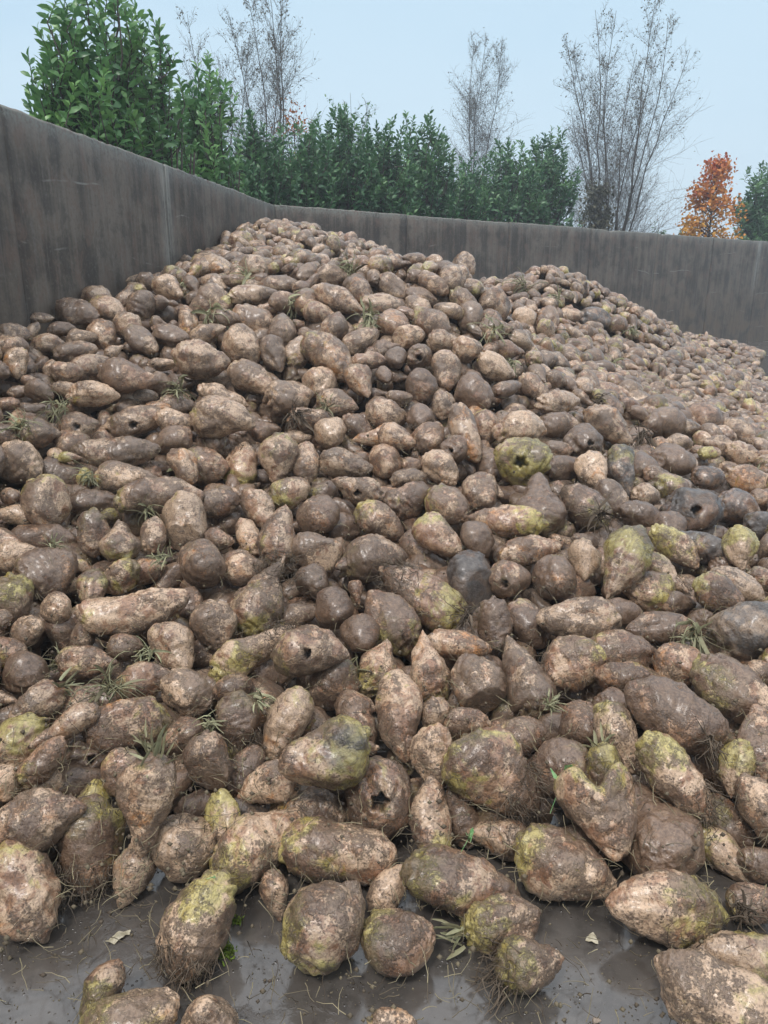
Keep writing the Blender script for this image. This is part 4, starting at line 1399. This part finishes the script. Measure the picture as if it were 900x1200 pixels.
# ------------------------------------------------------------------ plants
def pos(px, t, extra=0):
    r = ray(np.array(float(px)), np.array(YH)); p = CAM + r * t
    return np.array([p[0], p[1], 0.0])
def top_h(px, py, t):
    return (CAM + ray(np.array(float(px)), np.array(float(py))) * t)[2]


def leaf_batch(C, D, size, rng, mbase, wr=.40, droop=.25):
    """C leaf bases, D directions. Builds folded pointed leaves. returns V, T, shade"""
    n = len(C); D = D / np.linalg.norm(D, axis=1)[:, None]
    ref = rng.normal(size=(n, 3)); Sd = np.cross(D, ref); Sd /= np.linalg.norm(Sd, axis=1)[:, None] + 1e-9
    Nn = np.cross(Sd, D)
    flip = np.where(Nn[:, 2] < 0, -1, 1)[:, None]; Nn = Nn * flip; Sd = Sd * flip
    s = size[:, None]; w = s * wr * .5
    p0 = C; p1 = C + D * s * .45 + Nn * s * .05; p2 = C + D * s - Nn * s * droop
    a = C + D * s * .42 + Sd * w + Nn * w * .35; b = C + D * s * .42 - Sd * w + Nn * w * .35
    a2 = C + D * s * .75 + Sd * w * .75 + Nn * (w * .3 - s * droop * .45); b2 = C + D * s * .75 - Sd * w * .75 + Nn * (w * .3 - s * droop * .45)
    V = np.stack([p0, a, p1, b, a2, p2, b2], 1).reshape(-1, 3)
    base_ = np.arange(n)[:, None] * 7
    T = np.concatenate([base_ + np.array([0, 1, 2]), base_ + np.array([0, 2, 3]), base_ + np.array([2, 1, 4]), base_ + np.array([3, 2, 6]), base_ + np.array([2, 4, 5]), base_ + np.array([2, 5, 6])])
    return V, T, np.repeat(mbase, 7)


def laurel(px, t, y_top, half_px, seed, label, leaf=.12, mat='laurel', nshoot=200, group='evergreen bushes behind the walls', upright=.32, lv=16, yoff=0, name='laurel_bush'):
    rng = np.random.default_rng(seed); nshoot = int(nshoot * (2.0 if mat == 'laurel_far' else 1.35)); half_px *= 1.28; leaf *= (1.05 if mat == 'laurel_far' else .95)
    c = pos(px, t); H = top_h(px, y_top, t) - .1; Rr = half_px * t / F_PX
    root = empty(name, c); tag(root, label, 'bush', group)
    mb = MB(); LC, LD, LS, LA = [], [], [], []
    shoots = []
    for i in range(nshoot):
        # shoot tip points: fill an uneven crown
        az = rng.uniform(0, 6.28); rr = Rr * rng.uniform(0, 1) ** .55
        lump = 1 + .22 * math.sin(az * 3 + seed) + .15 * math.sin(az * 5 + seed * 2)
        zmax = H - (H - 1.4) * (.30 if mat == 'laurel_far' else .42) * (rr / Rr) ** 2.4
        z = 1.3 + (zmax - 1.3) * rng.uniform(0, 1) ** .75
        if rng.random() < .10: z = zmax * rng.uniform(1.0, 1.10)
        tip = np.array([math.cos(az) * rr * lump, math.sin(az) * rr * lump, z])
        if in_bunker(tip[0] + c[0], tip[1] + c[1], -.22) : continue
        st = tip * np.array([.55, .55, 1]) - np.array([0, 0, rng.uniform(.35, .8)])
        tipd = tip - st; tipd /= np.linalg.norm(tipd); tipd = tipd * (1 - upright) + np.array([0, 0, 1]) * upright + rng.normal(size=3) * .22; tipd /= np.linalg.norm(tipd)
        ln = rng.uniform(.25, .55)
        base_ = tip - tipd * ln
        mb.tube(np.array([st, (st + base_) / 2 + rng.normal(size=3) * .03, base_, tip]) + c, [.010, .008, .006, .002], 4, .3)
        nl = int(lv * rng.uniform(.7, 1.3))
        tone = np.clip(rng.normal(.42, .25), 0, 1)
        for q in range(nl):
            f = (q + rng.uniform(0, .6)) / nl
            P = base_ + (tip - base_) * f
            a2 = q * 2.4 + rng.uniform(-.3, .3)
            side = np.array([math.cos(a2), math.sin(a2), 0])
            dd = side * (1.1 - f * .65) + tipd * (.30 + f * .75) + rng.normal(size=3) * .15
            if in_bunker(P[0] + c[0], P[1] + c[1], -.20) and P[2] < 2.55: continue
            LC.append(P + c); LD.append(dd); LS.append(leaf * rng.uniform(.65, 1.15) * (1 - .3 * f ** 3))
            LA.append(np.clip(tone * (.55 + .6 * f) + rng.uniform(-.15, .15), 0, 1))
    # main stems
    for i in range(7):
        az = rng.uniform(0, 6.28); r1 = Rr * rng.uniform(.2, .6)
        P = [np.array([math.cos(az) * .08, math.sin(az) * .08, -.02]), np.array([math.cos(az) * r1 * .4, math.sin(az) * r1 * .4, H * .35]), np.array([math.cos(az) * r1, math.sin(az) * r1, H * .75])]
        mb.tube(np.array(P) + c, [.022, .018, .009], 6, .2)
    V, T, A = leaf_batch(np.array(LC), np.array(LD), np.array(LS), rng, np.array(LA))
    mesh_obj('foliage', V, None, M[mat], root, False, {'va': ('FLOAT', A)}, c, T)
    mb.build('stems', M['bark'], root, c)
    return root

G1 = 'evergreen bushes behind the walls'
# the big near laurel: several crowns of one bush, then the hedge beyond, each bush its own
laurel(104, 7.0, 56, 38, 3, 'leafy bright green laurel, foremost bush over the left wall', .125, 'laurel', 200)
laurel(150, 7.2, 24, 62, 4, 'tallest broad-leaved laurel bush behind the left wall', .13, 'laurel', 400)
laurel(205, 7.9, 66, 50, 5, 'dark-hearted laurel joining the tallest bush on its right', .125, 'laurel', 280)
laurel(258, 9.6, 108, 50, 6, 'lighter narrow-leaved bush where left wall nears the corner', .13, 'laurel', 480)
laurel(305, 11.6, 158, 28, 7, 'low dark green bush right at the wall corner', .11, 'laurel_far', 220)
laurel(352, 12.4, 160, 34, 8, 'dark hedge bush just right of the wall corner', .115, 'laurel_far', 220)
laurel(398, 13.0, 152, 36, 9, 'hedge bush below the grey-green willow tips', .115, 'laurel_far', 260)
laurel(446, 13.6, 160, 38, 10, 'hedge bush in the middle of the hedge with rounded top', .115, 'laurel_far', 260)
laurel(495, 14.4, 156, 36, 12, 'hedge bush with lighter pointed shoots before the thin bare tree', .12, 'laurel_far', 240)
laurel(545, 15.4, 196, 30, 13, 'lowest hedge bush, dark, under the thin bare tree', .115, 'laurel_far', 180)
laurel(592, 16.2, 182, 32, 14, 'hedge bush with upright shoots near the hedge end', .12, 'laurel_far', 240)
laurel(634, 17.0, 168, 25, 15, 'last dark hedge bush, left of the large bare tree', .12, 'laurel_far', 260)
laurel(884, 21.5, 200, 26, 16, 'blue-green laurel at the right beside the orange maple', .15, 'laurel_far', 170)
laurel(762, 24, 266, 12, 17, 'small far bush peeping over the back wall, right of the bare tree', .12, 'laurel_far', 60, lv=12)
laurel(795, 25, 272, 12, 18, 'very low far shrub top beside the orange maple', .12, 'laurel_far', 50, lv=12)


def bare_tree(px, t, y_top, half_px, seed, label, nst=5, spread=.5, leaves=900, leafsize=.05, name='bare_tree', dens=1.0, group='leafless trees beyond the walls', fork=.3, thick=1.0, lmat='dryleaf'):
    rng = np.random.default_rng(seed)
    c = pos(px, t); H = top_h(px, y_top, t); Rr = half_px * t / F_PX
    root = empty(name, c); tag(root, label, 'tree', group)
    tr = MB(); tw = MB(); LC, LD = [], []
    tips = []
    for s in range(nst):
        az = (s + rng.uniform(-.3, .3)) / nst * 6.28
        lean = spread * (rng.uniform(.45, 1.0) if nst > 1 else .1)
        end = np.array([math.cos(az) * Rr * lean * .95, math.sin(az) * Rr * lean * .8, H * (1 - .42 * lean ** 2 * rng.uniform(.6, 1.2))])
        k = 14; P = []
        for i in range(k):
            f = i / (k - 1)
            xy = end[:2] * (f ** 1.1)
            P.append(np.array([xy[0], xy[1], end[2] * f]) + rng.normal(size=3) * .010 * H * .3 * math.sin(f * 3.1))
        P = np.array(P); ff = np.linspace(0, 1, k); ph1, ph2 = rng.uniform(0, 6.28, 2)
        P[:, 0] += .022 * H * np.sin(ff * 5.5 + ph1) * ff; P[:, 1] += .022 * H * np.sin(ff * 5 + ph2) * ff
        rad = np.linspace(.030 * thick, .003, k) * (H / 5) ** .5
        tr.tube(P + c, rad, 6, .3)
        nb_ = int(34 * dens)
        for b in range(nb_):
            f = rng.uniform(fork, .98); i = f * (k - 1); i0 = int(i); p = P[i0] + (P[min(i0 + 1, k - 1)] - P[i0]) * (i - i0)
            a = rng.uniform(0, 6.28); ln = (1.08 - f) * H * rng.uniform(.16, .34) + .15
            out = np.array([math.cos(a), math.sin(a), 0]) * rng.uniform(.4, 1.0) + np.array([0, 0, .9]) + np.append(end[:2] / (Rr + .1) * .3, 0); out /= np.linalg.norm(out)
            Q = [p]; dc = out
            for _ in range(7):
                dc = dc + rng.normal(size=3) * .13 + np.array([0, 0, .03]); dc /= np.linalg.norm(dc); Q.append(Q[-1] + dc * ln / 7)
            Q = np.array(Q); r0 = .0025 + .004 * (1 - f)
            tw.tube(Q + c, np.linspace(r0, .0015, 8), 4, .4)
            for _ in range(int(10 * dens + 2)):
                f2 = rng.integers(2, 8); q0 = Q[f2 - 1] + (Q[min(f2, 7)] - Q[f2 - 1]) * rng.random()
                d2 = dc * .6 + rng.normal(size=3) * .6 + np.array([0, 0, .15]); d2 /= np.linalg.norm(d2)
                l2 = ln * rng.uniform(.15, .42); R2 = [q0]
                for _ in range(4):
                    d2 = d2 + rng.normal(size=3) * .2; d2 /= np.linalg.norm(d2); R2.append(R2[-1] + d2 * l2 / 4)
                tw.tube(np.array(R2) + c, np.linspace(.0022, .0012, 5), 3, .6)
                tips.append(R2)
    n = min(leaves, len(tips) * 6)
    for i in range(n):
        R2 = tips[rng.integers(len(tips))]; q = R2[rng.integers(1, 5)]
        if rng.random() > (q[2] / H) ** 1.2: continue
        LC.append(q + c + rng.normal(size=3) * .02); LD.append(rng.normal(size=3) + np.array([0, 0, -.4]))
    tr.build('trunk', M['bark'], root, c); tw.build('branches', M['twig'], root, c)
    if LC:
        n = len(LC)
        V, T, A = leaf_batch(np.array(LC), np.array(LD), rng.uniform(.6, 1.2, n) * leafsize, rng, rng.uniform(0, 1, n), .38)
        mesh_obj('leaves', V, None, M[lmat], root, False, {'va': ('FLOAT', A)}, c, T)
    return root

bare_tree(262, 17.5, -30, 52, 21, 'thin leafless tree directly behind the laurels, left of its twin', 4, .9, 2400, .055, dens=1.5)
bare_tree(322, 17.0, -12, 58, 22, 'forked leafless tree rising above the wall corner', 5, .9, 3000, .055, dens=1.5)
bare_tree(556, 24, 48, 44, 23, 'thin pale leafless tree above the middle of the hedge', 3, .5, 2600, .055, thick=.75, dens=2.3)
bare_tree(712, 20.5, 8, 98, 24, 'largest leafless tree with many stems fanning up from the back wall', 12, 1.0, 7000, .06, dens=1.5, thick=.8, fork=.2)
bare_tree(893, 24, 170, 16, 25, 'wispy leafless sapling at the right beside the laurel', 3, .8, 200, .05, thick=.5)
bare_tree(414, 18.5, 112, 26, 26, 'grey-green willow tips showing above the hedge', 5, .9, 1500, .10, name='willow_tree', thick=.6, lmat='laurel_far', group=None)

def leafy_tree(px, t, y_top, half_px, seed, label, mat, leaf, n, name, trunkh=.25, cat='tree'):
    rng = np.random.default_rng(seed); c = pos(px, t); H = top_h(px, y_top, t); Rr = half_px * t / F_PX
    root = empty(name, c); tag(root, label, cat)
    tr = MB(); tr.tube(np.array([[0, 0, 0], [.03, 0, H * .4], [0, .02, H * .95]]) + c, [.05, .035, .008], 7, .3)
    LC, LD, LS, LA = [], [], [], []
    nc = int(n / 26)
    for i in range(nc):
        f = rng.uniform(trunkh, 1.0); prof = math.sin(math.pi * min(1, (1.04 - f) / (1.04 - trunkh)) ** .8 * .62) * 1.05
        a = rng.uniform(0, 6.28); rr = Rr * prof * rng.uniform(.2, 1.0) ** .6
        p = np.array([math.cos(a) * rr, math.sin(a) * rr, f * H])
        tr.tube(np.array([[0, 0, f * H - rr * .5], p * .6 + np.array([0, 0, f * H * .4 - rr * .1]), p]) + c, [.012, .008, .003], 4, .4)
        tone = rng.random()
        for _ in range(26):
            q = p + rng.normal(size=3) * np.array([.13, .13, .09])
            LC.append(q + c); LD.append(rng.normal(size=3) + np.array([0, 0, -.2]) + p / (np.linalg.norm(p) + .1)); LS.append(leaf * rng.uniform(.6, 1.2)); LA.append(np.clip(tone * .25 + (1 - f) * 1.6 + rng.uniform(-.2, .2), 0, 1))
    V, T, A = leaf_batch(np.array(LC), np.array(LD), np.array(LS), rng, np.array(LA), .75, .15)
    tr.build('trunk', M['bark'], root, c)
    mesh_obj('crown', V, None, M[mat], root, False, {'va': ('FLOAT', A)}, c, T)
    return root
leafy_tree(824, 20.5, 196, 28, 31, 'small maple with fiery red and orange leaves above the back wall', 'orangeleaf', .095, 3200, 'maple_tree', .42)
leafy_tree(350, 17.5, 136, 15, 32, 'reddish-orange treetop just showing behind the hedge near the corner', 'orangeleaf', .06, 500, 'maple_tree', .7)
leafy_tree(692, 19.8, 226, 17, 33, 'short brownish ivy-clad stump at the foot of the largest bare tree', 'dryleaf', .09, 2600, 'ivy_stump', .3, 'stump')

# ------------------------------------------------------------------ small things on the floor
def flat_leaf(px, py, L, W, ang, mat, name, label, cat, seed, lift=.004):
    rng = np.random.default_rng(seed); d = ray(np.array(float(px)), np.array(float(py))); t = (EYE - lift) / -d[2]; P = CAM + d * t
    L = L * t / F_PX; W = W * t / F_PX; a = math.radians(ang); u = np.array([math.cos(a), math.sin(a), 0]) * L / 2
    k = 9; f = np.linspace(-1, 1, k); Pn = P + f[:, None] * u + np.array([0, 0, 1]) * (.004 * np.sin(f * 5 + 1) + .005)[:, None]
    mb = MB(); mb.strip(Pn, W / 2 * np.sqrt(np.clip(1 - f ** 2, .01, 1)) * (1 + .25 * rng.normal(size=k)), np.cross(u, [0, 0, 1.0]), .5, .3)
    o = mb.build(name, mat, None, P); tag(o, label, cat); return o
flat_leaf(139, 1098, 30, 13, 38, M['paleleaf'], 'leaf_scrap', 'small bleached leaf scrap on the wet floor at lower left', 'leaf', 3)
flat_leaf(694, 1100, 16, 12, 70, M['paleleaf'], 'leaf_scrap', 'tiny pale scrap on dry floor below the lime-crowned plump beet', 'leaf', 4)

def clump(px, py, w, mat, name, label, cat, seed, n=170):
    rng = np.random.default_rng(seed); d = ray(np.array(float(px)), np.array(float(py))); t = EYE / -d[2]; P = CAM + d * t; w = w * t / F_PX; mb = MB()
    for _ in range(n):
        q = P + np.append(rng.normal(size=2) * w * .22, .001); dr_ = rng.normal(size=3); dr_[2] = abs(dr_[2]) + .3; dr_ /= np.linalg.norm(dr_); ln = rng.uniform(.005, .014)
        mb.strip(np.array([q, q + dr_ * ln * .5, q + dr_ * ln]), np.array([1, 1.2, .3]) * ln * .16, rng.normal(size=3), rng.uniform(0, 1), .3)
    o = mb.build(name, mat, None, P); tag(o, label, cat); return o
clump(263, 1116, 34, M['moss'], 'moss_clump', 'bright green moss clump on wet floor beside the bearded beet', 'moss', 5)
clump(278, 1081, 16, M['moss'], 'moss_clump', 'tiny pale moss speck above the bright moss clump', 'moss', 6, 60)

def sprig(px, py, w, ang, label, seed, lift=.03, n=7):
    rng = np.random.default_rng(seed); t = float(cast([px], [py])[0]) - lift - .03; d = ray(np.array(float(px)), np.array(float(py))); P = CAM + d * t; w = w * t / F_PX
    a = math.radians(ang); u = (math.cos(a) * R_ + math.sin(a) * U_); v = -d / np.linalg.norm(d)
    mb = MB(); st = np.array([P - u * w * .5, P + v * .006, P + u * w * .4]); mb.tube(st, [.0012, .001, .0008], 4, .4)
    for i in range(n):
        q = P + u * w * rng.uniform(-.1, .45); dr_ = u + rng.normal(size=3) * .6 + v * .3; dr_ /= np.linalg.norm(dr_); ln = w * rng.uniform(.2, .36)
        mb.strip(np.array([q, q + dr_ * ln * .5, q + dr_ * ln]), np.array([.4, 1, .15]) * ln * .28, rng.normal(size=3), rng.uniform(.3, 1), .3)
    o = mb.build('green_sprig', M['fresh'], None, P); tag(o, label, 'sprig'); return o
sprig(548, 985, 34, 60, 'fresh pale green leaf sprig above the biggest level beet', 8, .07)
sprig(655, 925, 60, 70, 'long stalked green sprig beside the heart-shaped beet', 9, .09, 4)
sprig(243, 1030, 18, 20, 'small green leaf on the thick-bearded beet', 10, .10, 5)
mbp = MB(); rngp = np.random.default_rng(3)
dP = ray(np.array(699.), np.array(1196.)); Pp = CAM + dP * ((EYE - .006) / -dP[2])
pv, pq, pt_, _, _ = beet_local(.018, .014, 'o', rngp, 10, 10)
o = mesh_obj('pebble', pv + Pp, pq, M['stone'], None, True, None, Pp, pt_); tag(o, 'tiny reddish pebble on wet floor near the bottom right', 'pebble')

# ------------------------------------------------------------------ air: thin autumn mist
import bmesh
hm, hnt = new_mat('mist'); hv_ = hnt.nodes.new('ShaderNodeVolumePrincipled'); hv_.inputs['Color'].default_value = (.86, .92, 1, 1); hv_.inputs['Density'].default_value = HAZE; hv_.inputs['Anisotropy'].default_value = .2
ho = hnt.nodes.new('ShaderNodeOutputMaterial'); hnt.links.new(hv_.outputs[0], ho.inputs['Volume'])
bx = np.array([[x, y, z] for z in (-1.2, 8.5) for x, y in ((-420, -420), (420, -420), (420, 520), (-420, 520))], float)
o = mesh_obj('haze', bx, [[0,3,2,1],[4,5,6,7],[0,1,5,4],[1,2,6,5],[2,3,7,6],[3,0,4,7]], hm, None, False)
tag(o, kind='stuff')
# ------------------------------------------------------------------ sky, light, camera
w = bpy.data.worlds.new("World"); S.world = w; w.use_nodes = True
nt = w.node_tree; nt.nodes.clear(); N = NT(nt)
SUN_EL, SUN_AZ = math.radians(60), math.radians(205)
sky = N.n('ShaderNodeTexSky', sky_type='NISHITA', sun_disc=False, sun_elevation=SUN_EL, sun_rotation=SUN_AZ, air_density=1.2, dust_density=3.0, ozone_density=1.0)
tcw = N.n('ShaderNodeTexCoord').outputs['Generated']
cl = N.noise(N.scale(tcw, (1, 1, 2.2)), 1.6, 4, .5, .3)
sep = N.n('ShaderNodeSeparateXYZ'); nt.links.new(tcw, sep.inputs[0])
cloud = N.mix(N.smooth(cl, .35, .68), (3.7, 5.45, 7.0), (4.8, 6.3, 7.4))
lowb = N.smooth(sep.outputs[2], .34, .02)
cloud = N.mix(N.math('MULTIPLY', lowb, .7), cloud, (5.7, 6.8, 7.6))
zen = N.smooth(sep.outputs[2], .38, .85)
cloud = N.mix(zen, cloud, (13.0, 13.4, 14.0))          # the overcast is brightest overhead
mixs = N.mix(.88, sky.outputs[0], cloud)
bg = N.n('ShaderNodeBackground'); nt.links.new(mixs, bg.inputs[0]); bg.inputs[1].default_value = .105
ow = N.n('ShaderNodeOutputWorld'); nt.links.new(bg.outputs[0], ow.inputs[0])
sl = bpy.data.lights.new('sun', 'SUN'); sl.energy = 1.5; sl.angle = math.radians(10); sl.color = (1, .965, .92)
so = bpy.data.objects.new('sun', sl); COL.objects.link(so)
# light comes from behind-left of the camera, high
dv = Vector((math.sin(SUN_AZ) * math.cos(SUN_EL), math.cos(SUN_AZ) * math.cos(SUN_EL), math.sin(SUN_EL)))
so.rotation_euler = dv.to_track_quat('Z', 'Y').to_euler()
cam = bpy.data.cameras.new('camera'); co = bpy.data.objects.new('camera', cam); COL.objects.link(co)
cam.sensor_fit = 'VERTICAL'; cam.sensor_height = 24; cam.lens = 18; cam.clip_end = 2000; cam.clip_start = .05
co.location = CAM; co.rotation_euler = (math.pi / 2 - PITCH, 0, 0)
S.camera = co
S.view_settings.view_transform = 'Standard'; S.view_settings.look = 'None'; S.view_settings.exposure = 0.38; S.view_settings.gamma = 1
S.cycles.max_bounces = 4; S.cycles.volume_bounces = 0; S.cycles.transmission_bounces = 2; S.cycles.glossy_bounces = 2; S.cycles.diffuse_bounces = 2
